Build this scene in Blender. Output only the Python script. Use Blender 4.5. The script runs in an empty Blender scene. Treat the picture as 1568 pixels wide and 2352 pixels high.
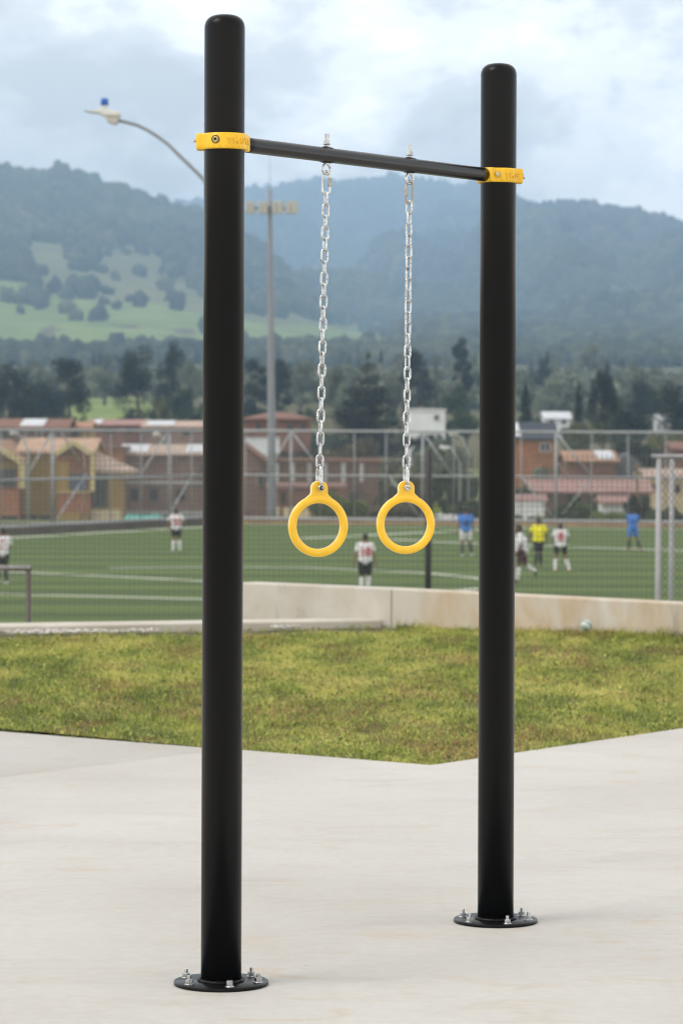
import bpy, bmesh, math, random
import numpy as np
from mathutils import Vector, Matrix

random.seed(11)
RS = np.random.RandomState(5)
scene = bpy.context.scene
COL = scene.collection

# ------------------------------------------------------------------ camera
FPX, U0, VH, RHO, EYE = 7200.0, 784.0, 990.0, 0.00384, 1.563   # photo measured on a 1568 x 2352 grid
cam_data = bpy.data.cameras.new("camera")
cam = bpy.data.objects.new("camera", cam_data)
COL.objects.link(cam)
cam_data.sensor_fit = 'VERTICAL'
cam_data.sensor_height = 36.0
cam_data.sensor_width = 24.0
cam_data.lens = FPX / 2352.0 * 36.0
cam_data.shift_y = -(1176.0 - VH) / 2352.0
cam_data.clip_start = 0.1
cam_data.clip_end = 12000.0
cam.matrix_world = Matrix.Translation((0, 0, EYE)) @ Matrix.Rotation(math.radians(90), 4, 'X') @ Matrix.Rotation(RHO, 4, 'Z')
cam_data.dof.use_dof = True
cam_data.dof.focus_distance = 9.15
cam_data.dof.aperture_fstop = 7.6
scene.camera = cam

# ------------------------------------------------------------------ exposure and renderer
scene.view_settings.view_transform = 'Standard'
scene.view_settings.look = 'None'
scene.view_settings.exposure = 0.08
scene.view_settings.gamma = 1.0
scene.render.engine = 'CYCLES'
cy = scene.cycles
cy.max_bounces = 8
cy.diffuse_bounces = 3
cy.glossy_bounces = 3
cy.transmission_bounces = 4
cy.transparent_max_bounces = 8
cy.volume_bounces = 2
cy.filter_width = 1.15
cy.use_denoising = True
cy.use_adaptive_sampling = True
cy.adaptive_threshold = 0.015

# ------------------------------------------------------------------ sky and sun
SUN_EL, SUN_AZ = math.radians(50), math.radians(245)      # azimuth clockwise from +Y
world = bpy.data.worlds.new("World")
scene.world = world
world.use_nodes = True
wt = world.node_tree
wt.nodes.clear()
def wn(t, **kw):
    n = wt.nodes.new(t)
    for k, v in kw.items():
        setattr(n, k, v)
    return n
def wmath(op, a, b=None, clamp=False):
    n = wn('ShaderNodeMath', operation=op, use_clamp=clamp)
    for i, x in enumerate((a, b)):
        if x is None: continue
        if isinstance(x, (int, float)): n.inputs[i].default_value = x
        else: wt.links.new(x, n.inputs[i])
    return n.outputs[0]
sky = wn('ShaderNodeTexSky', sky_type='NISHITA', sun_disc=False, sun_elevation=SUN_EL, sun_rotation=SUN_AZ, air_density=1.2, dust_density=2.0)
bg = wn('ShaderNodeBackground')
bg.inputs['Strength'].default_value = 0.1
wo = wn('ShaderNodeOutputWorld')
tc = wn('ShaderNodeTexCoord')
sep = wn('ShaderNodeSeparateXYZ')
wt.links.new(tc.outputs['Generated'], sep.inputs[0])
mp = wn('ShaderNodeMapping')
mp.inputs['Scale'].default_value = (1.0, 1.0, 1.7)
mp.inputs['Location'].default_value = (-1.192, -2.814, 2.162)
wt.links.new(tc.outputs['Generated'], mp.inputs['Vector'])
n1 = wn('ShaderNodeTexNoise'); n1.inputs['Scale'].default_value = 9.5; n1.inputs['Detail'].default_value = 9; n1.inputs['Roughness'].default_value = 0.56; n1.inputs['Distortion'].default_value = 0.25
n2 = wn('ShaderNodeTexNoise'); n2.inputs['Scale'].default_value = 26; n2.inputs['Detail'].default_value = 7; n2.inputs['Roughness'].default_value = 0.55; n2.inputs['Distortion'].default_value = 0.3
wt.links.new(mp.outputs[0], n1.inputs['Vector']); wt.links.new(mp.outputs[0], n2.inputs['Vector'])
mixn = wmath('ADD', wmath('MULTIPLY', n1.outputs['Fac'], 0.68), wmath('MULTIPLY', n2.outputs['Fac'], 0.32))
# thinner, brighter cloud towards the horizon
zc = wmath('MAXIMUM', sep.outputs['Z'], 0.0)
low = wmath('SUBTRACT', 1.0, wmath('MULTIPLY', zc, 9.0), True)
dens = wmath('ADD', mixn, wmath('MULTIPLY', low, 0.11))
cr = wn('ShaderNodeValToRGB')
cr.color_ramp.interpolation = 'EASE'
els = cr.color_ramp.elements
els[0].position = 0.41; els[0].color = (0.44, 0.41, 0.37, 1)
els[1].position = 0.62; els[1].color = (1.0, 0.935, 0.86, 1)
e = els.new(0.48); e.color = (0.56, 0.53, 0.49, 1)
e = els.new(0.55); e.color = (0.80, 0.765, 0.72, 1)
wt.links.new(dens, cr.inputs[0])
# broken cloud: thin and bright low down in front, thicker overhead
bright = wmath('SUBTRACT', 22.5, wmath('MULTIPLY', zc, 7.5))
vm = wn('ShaderNodeVectorMath', operation='SCALE')
wt.links.new(cr.outputs['Color'], vm.inputs[0]); wt.links.new(bright, vm.inputs['Scale'])
mx = wn('ShaderNodeMix', data_type='RGBA')
mx.inputs['Factor'].default_value = 0.93
wt.links.new(sky.outputs[0], mx.inputs['A']); wt.links.new(vm.outputs[0], mx.inputs['B'])
wt.links.new(mx.outputs['Result'], bg.inputs['Color'])
wt.links.new(bg.outputs[0], wo.inputs[0])

sun_data = bpy.data.lights.new("sun", 'SUN')
sun_data.energy = 1.5
sun_data.angle = math.radians(28)
sun_data.color = (1.0, 0.965, 0.91)
sun = bpy.data.objects.new("sun", sun_data)
COL.objects.link(sun)
sdir = Vector((math.sin(SUN_AZ) * math.cos(SUN_EL), math.cos(SUN_AZ) * math.cos(SUN_EL), math.sin(SUN_EL)))
sun.rotation_euler = sdir.to_track_quat('Z', 'Y').to_euler()
sun.location = (0, -5, 30)

# ------------------------------------------------------------------ helpers: projection
def ray(u, v):
    dx, dy = u - U0, v - VH
    return (dx + RHO * dy) / FPX, (dy - RHO * dx) / FPX
def P(u, v, Y):
    """the point at depth Y that the photo shows at (u, v)"""
    x, y = ray(u, v)
    return Vector((x * Y, Y, EYE - y * Y))
def G(u, v, z):
    """the point on the level z that the photo shows at (u, v)"""
    x, y = ray(u, v)
    Y = (EYE - z) / y
    return Vector((x * Y, Y, z))
def proj(X, Y, Z):
    x, y = X / Y, (EYE - Z) / Y
    return U0 + FPX * (x - RHO * y), VH + FPX * (y + RHO * x)

# ------------------------------------------------------------------ helpers: objects
def tag(o, label=None, cat=None, group=None, kind=None):
    if label: o['label'] = label
    if cat: o['category'] = cat
    if group: o['group'] = group
    if kind: o['kind'] = kind
    return o
def thing(name, label, cat, loc=(0, 0, 0), group=None, rz=0):
    o = bpy.data.objects.new(name, None)
    COL.objects.link(o)
    o.empty_display_size = 0.2
    o.location = loc
    o.rotation_euler = (0, 0, rz)
    return tag(o, label, cat, group)
def origin_of(o):
    p = Vector((0, 0, 0))
    while o is not None:
        p += o.location
        o = o.parent
    return p
def link_mesh(name, me, mat, parent=None, local=False):
    o = bpy.data.objects.new(name, me)
    COL.objects.link(o)
    if mat is not None:
        me.materials.clear()
        for m in (mat if isinstance(mat, (list, tuple)) else [mat]):
            me.materials.append(m)
    if parent is not None:
        o.parent = parent
        if not local:
            off = origin_of(parent)
            me.transform(Matrix.Translation(-off))
    return o
def copy_tree(o, parent=None):
    c = o.copy()
    COL.objects.link(c)
    c.parent = parent
    for ch in list(o.children):
        copy_tree(ch, c)
    return c
def np_mesh(name, V, Fq, smooth=False, attrs=None):
    """a mesh from numpy arrays: V (n,3), Fq (m,k) all faces with k corners"""
    me = bpy.data.meshes.new(name)
    V = np.asarray(V, np.float32); Fq = np.asarray(Fq, np.int32)
    m, k = Fq.shape
    me.vertices.add(len(V)); me.vertices.foreach_set('co', V.ravel())
    me.loops.add(m * k); me.loops.foreach_set('vertex_index', Fq.ravel())
    me.polygons.add(m)
    me.polygons.foreach_set('loop_start', np.arange(0, m * k, k, dtype=np.int32))
    me.polygons.foreach_set('loop_total', np.full(m, k, np.int32))
    if smooth:
        me.polygons.foreach_set('use_smooth', np.ones(m, dtype=bool))
    for an, (dom, arr) in (attrs or {}).items():
        a = me.attributes.new(an, 'FLOAT', dom)
        a.data.foreach_set('value', np.asarray(arr, np.float32))
    me.update(calc_edges=True)
    me.validate()
    return me

class MB:
    """collects shapes and links them as ONE mesh object"""
    def __init__(s):
        s.v = []; s.f = []; s.sm = []
    def add(s, verts, faces, smooth=False):
        b = len(s.v)
        s.v += [tuple(p) for p in verts]
        s.f += [tuple(b + i for i in f) for f in faces]
        s.sm += [smooth] * len(faces)
        return s
    def box(s, c, size, rot=None):
        x, y, z = (q / 2 for q in size)
        vs = [Vector((sx * x, sy * y, sz * z)) for sx in (-1, 1) for sy in (-1, 1) for sz in (-1, 1)]
        if rot is not None: vs = [rot @ p for p in vs]
        c = Vector(c)
        return s.add([c + p for p in vs], [(0, 1, 3, 2), (4, 6, 7, 5), (0, 4, 5, 1), (2, 3, 7, 6), (0, 2, 6, 4), (1, 5, 7, 3)])
    def bar(s, a, b, w, h=None, up=(0, 0, 1)):
        a, b = Vector(a), Vector(b); h = h or w
        d = (b - a).normalized(); side = d.cross(Vector(up))
        if side.length < 1e-4: side = d.cross(Vector((0, 1, 0)))
        side.normalize(); u = side.cross(d)
        vs = []
        for p in (a, b):
            for sx, sy in ((-1, -1), (1, -1), (1, 1), (-1, 1)):
                vs.append(p + side * (sx * w / 2) + u * (sy * h / 2))
        return s.add(vs, [(0, 1, 2, 3), (7, 6, 5, 4), (0, 4, 5, 1), (1, 5, 6, 2), (2, 6, 7, 3), (3, 7, 4, 0)])
    def tube(s, path, r, seg=12, closed=False, caps=True, smooth=True):
        path = [Vector(p) for p in path]; n = len(path)
        rs = [r] * n if isinstance(r, (int, float)) else list(r)
        vs = []; prev = None
        for i, p in enumerate(path):
            a = path[(i - 1) % n] if (closed or i > 0) else p
            b = path[(i + 1) % n] if (closed or i < n - 1) else p
            t = (b - a).normalized()
            if prev is None:
                ref = Vector((0, 0, 1)) if abs(t.z) < 0.9 else Vector((1, 0, 0))
                nrm = t.cross(ref).normalized()
            else:
                nrm = (prev - t * prev.dot(t)).normalized()
            prev = nrm; bn = t.cross(nrm)
            for k in range(seg):
                a2 = 2 * math.pi * k / seg
                vs.append(p + nrm * (math.cos(a2) * rs[i]) + bn * (math.sin(a2) * rs[i]))
        fs = []
        m = n if closed else n - 1
        for i in range(m):
            j = (i + 1) % n
            for k in range(seg):
                l = (k + 1) % seg
                fs.append((i * seg + k, i * seg + l, j * seg + l, j * seg + k))
        s.add(vs, fs, smooth)
        if caps and not closed:
            s.add([vs[k] for k in range(seg)], [tuple(range(seg))[::-1]])
            s.add([vs[(n - 1) * seg + k] for k in range(seg)], [tuple(range(seg))])
        return s
    def lathe(s, prof, c=(0, 0, 0), seg=32, smooth=True, M=None):
        """prof = [(r, z)], turned about the z axis through c (M turns the result first)"""
        c = Vector(c); vs = []; fs = []
        for r, z in prof:
            for k in range(seg):
                a = 2 * math.pi * k / seg
                p = Vector((r * math.cos(a), r * math.sin(a), z))
                if M is not None: p = M @ p
                vs.append(c + p)
        for i in range(len(prof) - 1):
            for k in range(seg):
                l = (k + 1) % seg
                fs.append((i * seg + k, i * seg + l, (i + 1) * seg + l, (i + 1) * seg + k))
        s.add(vs, fs, smooth)
        for i, fl in ((0, True), (len(prof) - 1, False)):
            if prof[i][0] > 1e-6:
                idx = tuple(range(seg))
                s.add([vs[i * seg + k] for k in range(seg)], [idx[::-1] if fl else idx])
        return s
    def prism(s, poly, z0, z1):
        n = len(poly)
        vs = [Vector((p[0], p[1], z0)) for p in poly] + [Vector((p[0], p[1], z1)) for p in poly]
        fs = [tuple(range(n))[::-1], tuple(range(n, 2 * n))] + [(i, (i + 1) % n, n + (i + 1) % n, n + i) for i in range(n)]
        return s.add(vs, fs)
    def sphere(s, c, r, nu=14, nv=9, sc=(1, 1, 1), M=None):
        vs = []; fs = []; c = Vector(c)
        for j in range(nv + 1):
            t = math.pi * j / nv
            for i in range(nu):
                a = 2 * math.pi * i / nu
                p = Vector((r * sc[0] * math.sin(t) * math.cos(a), r * sc[1] * math.sin(t) * math.sin(a), r * sc[2] * math.cos(t)))
                if M is not None: p = M @ p
                vs.append(c + p)
        for j in range(nv):
            for i in range(nu):
                k = (i + 1) % nu
                fs.append((j * nu + i, (j + 1) * nu + i, (j + 1) * nu + k, j * nu + k))
        return s.add(vs, fs, True)
    def mesh(s, name, weld=False):
        me = bpy.data.meshes.new(name)
        me.from_pydata(s.v, [], s.f)
        me.polygons.foreach_set('use_smooth', s.sm)
        if weld:
            bm = bmesh.new(); bm.from_mesh(me)
            bmesh.ops.remove_doubles(bm, verts=bm.verts, dist=1e-5)
            bmesh.ops.recalc_face_normals(bm, faces=bm.faces)
            bm.to_mesh(me); bm.free()
        me.update()
        return me
    def build(s, name, mat, parent=None, bevel=0, local=False, weld=True):
        o = link_mesh(name, s.mesh(name, weld), mat, parent, local)
        if bevel:
            m = o.modifiers.new('bevel', 'BEVEL'); m.width = bevel; m.segments = 2; m.limit_method = 'ANGLE'; m.angle_limit = math.radians(35)
        return o
def hexprof(r, z0, z1, c, rot=0.0, M=None):
    mb = MB()
    ch = r * 0.14
    pts = []
    for (rr, z) in ((r - ch, z0), (r, z0 + ch * .7), (r, z1 - ch * .7), (r - ch, z1)):
        for k in range(6):
            a = rot + k * math.pi / 3
            p = Vector((rr * math.cos(a), rr * math.sin(a), z))
            if M is not None: p = M @ p
            pts.append(Vector(c) + p)
    fs = [tuple(range(6))[::-1], tuple(range(18, 24))]
    for i in range(3):
        for k in range(6):
            l = (k + 1) % 6
            fs.append((i * 6 + k, i * 6 + l, (i + 1) * 6 + l, (i + 1) * 6 + k))
    mb.add(pts, fs)
    return mb
def merge(*mbs):
    o = MB()
    for m in mbs:
        b = len(o.v)
        o.v += m.v; o.f += [tuple(b + i for i in f) for f in m.f]; o.sm += m.sm
    return o

# ------------------------------------------------------------------ helpers: noise
def _hash(ix, iy, seed):
    h = (ix.astype(np.int64) * 374761393 + iy.astype(np.int64) * 668265263 + seed * 974634777) & 0x7fffffff
    h = ((h ^ (h >> 13)) * 1274126177) & 0x7fffffff
    return ((h ^ (h >> 16)) & 0xffff) / 65535.0
def vnoise(x, y, seed=0):
    x = np.asarray(x, float); y = np.asarray(y, float)
    ix, iy = np.floor(x), np.floor(y)
    fx, fy = x - ix, y - iy
    fx = fx * fx * (3 - 2 * fx); fy = fy * fy * (3 - 2 * fy)
    a = _hash(ix, iy, seed); b = _hash(ix + 1, iy, seed); c = _hash(ix, iy + 1, seed); d = _hash(ix + 1, iy + 1, seed)
    return a + (b - a) * fx + (c - a) * fy + (a - b - c + d) * fx * fy
def fbm(x, y, oct=4, seed=0):
    s = 0; a = 0.5; t = 0
    for i in range(oct):
        s = s + a * vnoise(x * 2 ** i, y * 2 ** i, seed + i * 17); t += a; a *= 0.5
    return s / t
def sstep(a, b, x):
    t = np.clip((np.asarray(x, float) - a) / (b - a), 0, 1)
    return t * t * (3 - 2 * t)

# ------------------------------------------------------------------ helpers: materials
MATS = {}
class NT:
    def __init__(s, name):
        s.m = bpy.data.materials.new(name); s.m.use_nodes = True
        s.t = s.m.node_tree; s.b = s.t.nodes['Principled BSDF']; s.out = s.t.nodes['Material Output']
    def n(s, typ, **kw):
        nd = s.t.nodes.new(typ)
        for k, v in kw.items(): setattr(nd, k, v)
        return nd
    def l(s, a, b): s.t.links.new(a, b)
    def coord(s, kind='Object', scale=(1, 1, 1), rot=(0, 0, 0)):
        c = s.n('ShaderNodeTexCoord'); m = s.n('ShaderNodeMapping')
        m.inputs['Scale'].default_value = scale; m.inputs['Rotation'].default_value = rot
        s.l(c.outputs[kind], m.inputs['Vector'])
        return m.outputs[0]
    def noise(s, vec, scale, detail=4, rough=0.55, dist=0.0):
        nd = s.n('ShaderNodeTexNoise')
        nd.inputs['Scale'].default_value = scale; nd.inputs['Detail'].default_value = detail
        nd.inputs['Roughness'].default_value = rough; nd.inputs['Distortion'].default_value = dist
        if vec is not None: s.l(vec, nd.inputs['Vector'])
        return nd.outputs['Fac']
    def ramp(s, fac, stops, interp='LINEAR'):
        nd = s.n('ShaderNodeValToRGB'); cr = nd.color_ramp; cr.interpolation = interp
        while len(cr.elements) < len(stops): cr.elements.new(0.5)
        for e, (p, c) in zip(cr.elements, stops):
            e.position = p; e.color = (c[0], c[1], c[2], 1)
        s.l(fac, nd.inputs[0])
        return nd.outputs[0]
    def mix(s, fac, a, b, blend='MIX'):
        nd = s.n('ShaderNodeMix', data_type='RGBA', blend_type=blend)
        for key, x in (('Factor', fac), ('A', a), ('B', b)):
            if isinstance(x, (int, float)): nd.inputs[key].default_value = x
            elif isinstance(x, tuple): nd.inputs[key].default_value = (x[0], x[1], x[2], 1)
            else: s.l(x, nd.inputs[key])
        return nd.outputs['Result']
    def math(s, op, a, b=None, clamp=False):
        nd = s.n('ShaderNodeMath', operation=op, use_clamp=clamp)
        for i, x in enumerate((a, b)):
            if x is None: continue
            if isinstance(x, (int, float)): nd.inputs[i].default_value = x
            else: s.l(x, nd.inputs[i])
        return nd.outputs[0]
    def attr(s, name):
        nd = s.n('ShaderNodeAttribute'); nd.attribute_name = name
        return nd.outputs['Fac']
    def bump(s, h, strength, dist):
        nd = s.n('ShaderNodeBump'); nd.inputs['Strength'].default_value = strength; nd.inputs['Distance'].default_value = dist
        s.l(h, nd.inputs['Height']); s.l(nd.outputs[0], s.b.inputs['Normal'])
    def set(s, base=None, rough=None, metal=None, spec=None):
        for key, x in (('Base Color', base), ('Roughness', rough), ('Metallic', metal), ('Specular IOR Level', spec)):
            if x is None: continue
            if isinstance(x, tuple): s.b.inputs[key].default_value = (x[0], x[1], x[2], 1)
            elif isinstance(x, (int, float)): s.b.inputs[key].default_value = x
            else: s.l(x, s.b.inputs[key])
        return s.m
def simple(name, c, rough=0.6, metal=0.0, var=0.18, scale=6.0, bump=0.0, bdist=0.002, spec=0.5, streak=1.0):
    """a paint, plaster or metal whose colour and gloss wander a little"""
    if name in MATS: return MATS[name]
    t = NT(name)
    vec = t.coord('Object', (1, 1, streak))
    f = t.noise(vec, scale, 6, 0.6)
    lo = tuple(max(0, x * (1 - var)) for x in c); hi = tuple(min(1, x * (1 + var)) for x in c)
    col = t.ramp(f, [(0.3, lo), (0.7, hi)])
    r = t.math('ADD', t.math('MULTIPLY', t.noise(vec, scale * 2.7, 3), 0.16), rough - 0.08, True)
    t.set(base=col, rough=r, metal=metal, spec=spec)
    if bump: t.bump(t.noise(vec, scale * 6, 4), bump, bdist)
    MATS[name] = t.m
    return t.m
# ================================================================== materials of the ground
def mat_concrete():
    t = NT('pavement_concrete')
    v = t.coord('Object', (1, 1, 1))
    vs = t.coord('Object', (0.7, 2.2, 1), (0, 0, 0.25))          # trowel sweeps
    big = t.noise(v, 0.55, 5, 0.6, 0.6)
    swp = t.noise(vs, 1.6, 7, 0.62, 1.6)
    fine = t.noise(v, 22, 6, 0.7)
    a = t.ramp(big, [(0.32, (0.468, 0.451, 0.42)), (0.68, (0.548, 0.536, 0.508))])
    b = t.ramp(swp, [(0.24, (0.86, 0.85, 0.835)), (0.46, (0.985, 0.98, 0.975)), (0.7, (1.0, 1.0, 1.0))])
    c = t.mix(1.0, a, b, 'MULTIPLY')
    # ochre dust stains
    st = t.noise(t.coord('Object', (1.2, 1.9, 1), (0, 0, -0.3)), 2.3, 6, 0.66, 0.9)
    sf = t.ramp(st, [(0.55, (0, 0, 0)), (0.74, (0.7, 0.7, 0.7))])
    c = t.mix(sf, c, (0.47, 0.385, 0.285))
    # fine grain, small dark pits and specks
    g = t.ramp(fine, [(0.3, (0.93, 0.93, 0.93)), (0.7, (1.05, 1.05, 1.05))])
    c = t.mix(1.0, c, g, 'MULTIPLY')
    vo = t.n('ShaderNodeTexVoronoi'); vo.inputs['Scale'].default_value = 4.2; t.l(v, vo.inputs['Vector'])
    sp = t.ramp(vo.outputs['Distance'], [(0.018, (1, 1, 1)), (0.04, (0, 0, 0))])
    keep = t.ramp(t.noise(v, 3.1, 2), [(0.5, (0, 0, 0)), (0.6, (0.75, 0.75, 0.75))])
    c = t.mix(t.mix(1.0, sp, keep, 'MULTIPLY'), c, (0.16, 0.14, 0.12))
    t.set(base=c, rough=t.math('ADD', t.math('MULTIPLY', swp, 0.25), 0.55), spec=0.35)
    t.bump(t.math('ADD', t.math('MULTIPLY', swp, 0.6), t.math('MULTIPLY', fine, 0.4)), 0.35, 0.004)
    return t.m
def mat_wall():
    t = NT('cast_concrete_wall')
    v = t.coord('Object')
    big = t.noise(v, 1.3, 6, 0.62, 0.5)
    c = t.ramp(big, [(0.3, (0.46, 0.43, 0.375)), (0.55, (0.55, 0.53, 0.48)), (0.75, (0.62, 0.60, 0.56))])
    # rusty earth splashes: mostly on the stretch right of the joint
    sx = t.n('ShaderNodeSeparateXYZ'); t.l(v, sx.inputs[0])
    right = t.ramp(sx.outputs['X'], [(0.0, (0.2, 0.2, 0.2)), (0.5, (0.8, 0.8, 0.8))])
    st = t.noise(t.coord('Object', (1, 1, 0.45)), 3.4, 5, 0.6, 0.4)
    sf = t.mix(1.0, t.ramp(st, [(0.36, (0, 0, 0)), (0.66, (0.85, 0.85, 0.85))]), right, 'MULTIPLY')
    c = t.mix(sf, c, (0.44, 0.285, 0.135))
    dk = t.ramp(t.noise(t.coord('Object', (1, 1, 0.25)), 7, 4, 0.6), [(0.60, (0, 0, 0)), (0.75, (0.45, 0.45, 0.45))])
    c = t.mix(dk, c, (0.20, 0.18, 0.15))
    t.set(base=c, rough=0.85, spec=0.25)
    t.bump(t.noise(v, 30, 5), 0.3, 0.004)
    return t.m
def mat_turf():
    t = NT('artificial_turf')
    v = t.coord('Object')
    sx = t.n('ShaderNodeSeparateXYZ'); t.l(v, sx.inputs[0])
    w = t.n('ShaderNodeTexWave', bands_direction='Y', wave_profile='SIN')
    w.inputs['Scale'].default_value = 0.055; w.inputs['Distortion'].default_value = 1.6; w.inputs['Detail'].default_value = 3; w.inputs['Detail Scale'].default_value = 1.2
    t.l(t.coord('Object', (0.25, 1, 1), (0, 0, 0.06)), w.inputs['Vector'])
    n = t.noise(t.coord('Object', (0.12, 1, 1)), 0.8, 5, 0.65)
    f = t.math('ADD', t.math('MULTIPLY', w.outputs['Fac'], 0.45), t.math('MULTIPLY', n, 0.55))
    c = t.ramp(f, [(0.25, (0.048, 0.084, 0.014)), (0.75, (0.106, 0.156, 0.030))])
    t.set(base=c, rough=0.8, spec=0.2)
    t.bump(t.noise(v, 40, 2), 0.4, 0.02)
    return t.m
def mat_land():
    """terrain: meadow green, dry pasture, bare earth; 'cover' says which (0 earth, 1 meadow, 2 dry pasture)"""
    t = NT('hill_land')
    v = t.coord('Object')
    n = t.noise(v, 0.02, 6, 0.6, 0.4)
    mead = t.ramp(n, [(0.3, (0.105, 0.155, 0.045)), (0.55, (0.19, 0.245, 0.075)), (0.75, (0.30, 0.32, 0.12))])
    dry = t.ramp(n, [(0.3, (0.11, 0.125, 0.055)), (0.6, (0.175, 0.175, 0.09)), (0.8, (0.23, 0.215, 0.125))])
    earth = t.ramp(n, [(0.3, (0.07, 0.075, 0.03)), (0.7, (0.15, 0.135, 0.075))])
    cv = t.attr('cover')
    c = t.mix(t.math('MINIMUM', cv, 1.0), earth, mead)
    c = t.mix(t.math('SUBTRACT', cv, 1.0, True), c, dry)
    t.set(base=c, rough=0.95, spec=0.1)
    t.bump(t.noise(v, 0.3, 4), 0.5, 0.6)
    return t.m
M_CONC = mat_concrete(); M_WALL = mat_wall(); M_TURF = mat_turf(); M_LAND = mat_land()
M_LINE = simple('turf_line_white', (0.44, 0.46, 0.37), 0.8, var=0.12, scale=2)
M_SOIL = simple('lawn_soil', (0.085, 0.075, 0.03), 0.95, var=0.4, scale=9, bump=0.5, bdist=0.01)
M_GRAVEL = simple('white_gravel', (0.66, 0.64, 0.60), 0.85, var=0.25, scale=60)

# ================================================================== the lie of the land (heights in world z)
FIELD_Z = -3.19
BASE = [(165, -4.78), (172, -5.9), (250, -6.0), (350, -3.2), (450, 0.3), (600, 4.6), (900, 12), (1300, 28), (1700, 45), (2300, 72), (3500, 110), (6500, 180)]
BY = np.array([p[0] for p in BASE], float); BZ = np.array([p[1] for p in BASE], float)
RIDGES = [   # distance, where it starts to rise, crest as the photo shows it (u, v), seed
    (2900, 1300, [(-500, 330), (-200, 345), (0, 362), (60, 380), (140, 370), (172, 372), (230, 407), (300, 417), (370, 450), (460, 464), (520, 486), (620, 566), (760, 700), (900, 800), (2400, 960)], 3),
    (6200, 2500, [(-500, 520), (200, 490), (460, 458), (563, 432), (620, 430), (660, 424), (720, 408), (800, 417), (890, 402), (960, 407), (1040, 422), (1100, 420), (1183, 452), (1300, 484), (1500, 545), (2400, 600)], 7),
    (3800, 1700, [(-500, 990), (600, 900), (1000, 640), (1100, 500), (1183, 446), (1215, 457), (1270, 451), (1320, 455), (1370, 462), (1420, 464), (1440, 470), (1480, 482), (1508, 496), (1530, 512), (1620, 560), (2400, 700)], 11),
    (2950, 1260, [(-500, 990), (900, 960), (1150, 800), (1300, 690), (1400, 625), (1470, 560), (1530, 519), (1568, 505), (1700, 470), (2000, 420), (2400, 400)], 19),
]
def land(X, Y):
    """height of the terrain (numpy arrays)"""
    X = np.asarray(X, float); Y = np.asarray(Y, float)
    base = np.interp(Y, BY, BZ) + EYE
    base = base + sstep(200, 500, Y) * (fbm(X / 90, Y / 120, 3, 2) - 0.5) * 5
    h = base
    for D, Y0, crest, seed in RIDGES:
        cu = np.array([(c[0] - U0) / FPX * D for c in crest]); cz = np.array([EYE + (VH - c[1]) / FPX * D for c in crest])
        cx = X * (0.35 + 0.65 * D / np.maximum(Y, 300)) if False else X
        H = np.interp(cx, cu, cz) - 16.0
        t = np.clip((Y - Y0) / (D - Y0), 0, 1)
        b0 = np.interp(Y, BY, BZ) + EYE
        bD = float(np.interp(D, BY, BZ)) + EYE
        rn = fbm(X / 260 + 0.3 * np.sin(Y / 510), Y / 900, 4, seed)
        spur = 0.10 - np.abs(2.6 * (rn - 0.5))
        prof = t ** 1.25
        z = b0 + (H - bD) * prof + spur * (45 if D < 2920 else 185) * np.sin(np.pi * np.clip(t, 0, 1)) ** 1.0 * np.clip((H - bD) / 200, 0, 1)
        z = np.where(Y > D, H - (Y - D) * 0.35, z)
        h = np.maximum(h, z)
    # the bank that falls from the plaza to the pitch
    yl = np.where(X < 0.36, 25.75 + 0.345 * (X - 0.36), 25.75 - 0.9 * (X - 0.36))
    yl = np.maximum(yl, 9.0)
    d = np.maximum((Y - yl) * np.where(X < 0.36, 0.945, 0.74), 0)
    bank = np.maximum(-0.30 - 0.36 * d, FIELD_Z - 0.06)
    near = np.where(Y < 168, 1.0, 0.0)
    return np.where(near > 0, np.where(Y < 150, bank, FIELD_Z - 0.06), np.minimum(h, 1e9))
def land1(x, y): return float(land(np.array([x]), np.array([y]))[0])

def in_poly(u, v, poly):
    inside = np.zeros(u.shape, bool); n = len(poly)
    for i in range(n):
        (x1, y1), (x2, y2) = poly[i], poly[(i + 1) % n]
        c = ((y1 > v) != (y2 > v)) & (u < (x2 - x1) * (v - y1) / (y2 - y1 + 1e-9) + x1)
        inside ^= c
    return inside
DRY = [[(40, 545), (110, 562), (205, 562), (260, 580), (290, 560), (335, 566), (375, 600), (425, 636), (485, 688), (600, 736), (600, 800), (0, 800), (0, 690), (70, 650)],
       [(556, 715), (640, 730), (740, 742), (800, 752), (800, 768), (680, 752), (556, 742)]]
MEADOW = [[(-300, 640), (0, 645), (60, 650), (150, 672), (240, 700), (330, 695), (480, 725), (600, 742), (600, 812), (-300, 812)],
          [(556, 736), (640, 748), (740, 748), (800, 750), (900, 785), (870, 806), (556, 806)],
          [(1170, 752), (1235, 757), (1235, 768), (1170, 768)], [(1185, 812), (1300, 806), (1300, 840), (1185, 838)]]
FIELDS = [[(150, 915), (340, 915), (352, 975), (150, 975)], [(1385, 896), (1530, 896), (1530, 920), (1385, 920)], [(190, 826), (258, 826), (240, 876), (200, 876)], [(70, 866), (145, 866), (145, 885), (70, 885)]]
CLUMPS = [(205, 676, 24, 16), (92, 695, 16, 22), (196, 604, 16, 28), (5, 600, 34, 28), (112, 765, 18, 16), (420, 762, 24, 9), (390, 640, 14, 8), (300, 752, 30, 6)]
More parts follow.
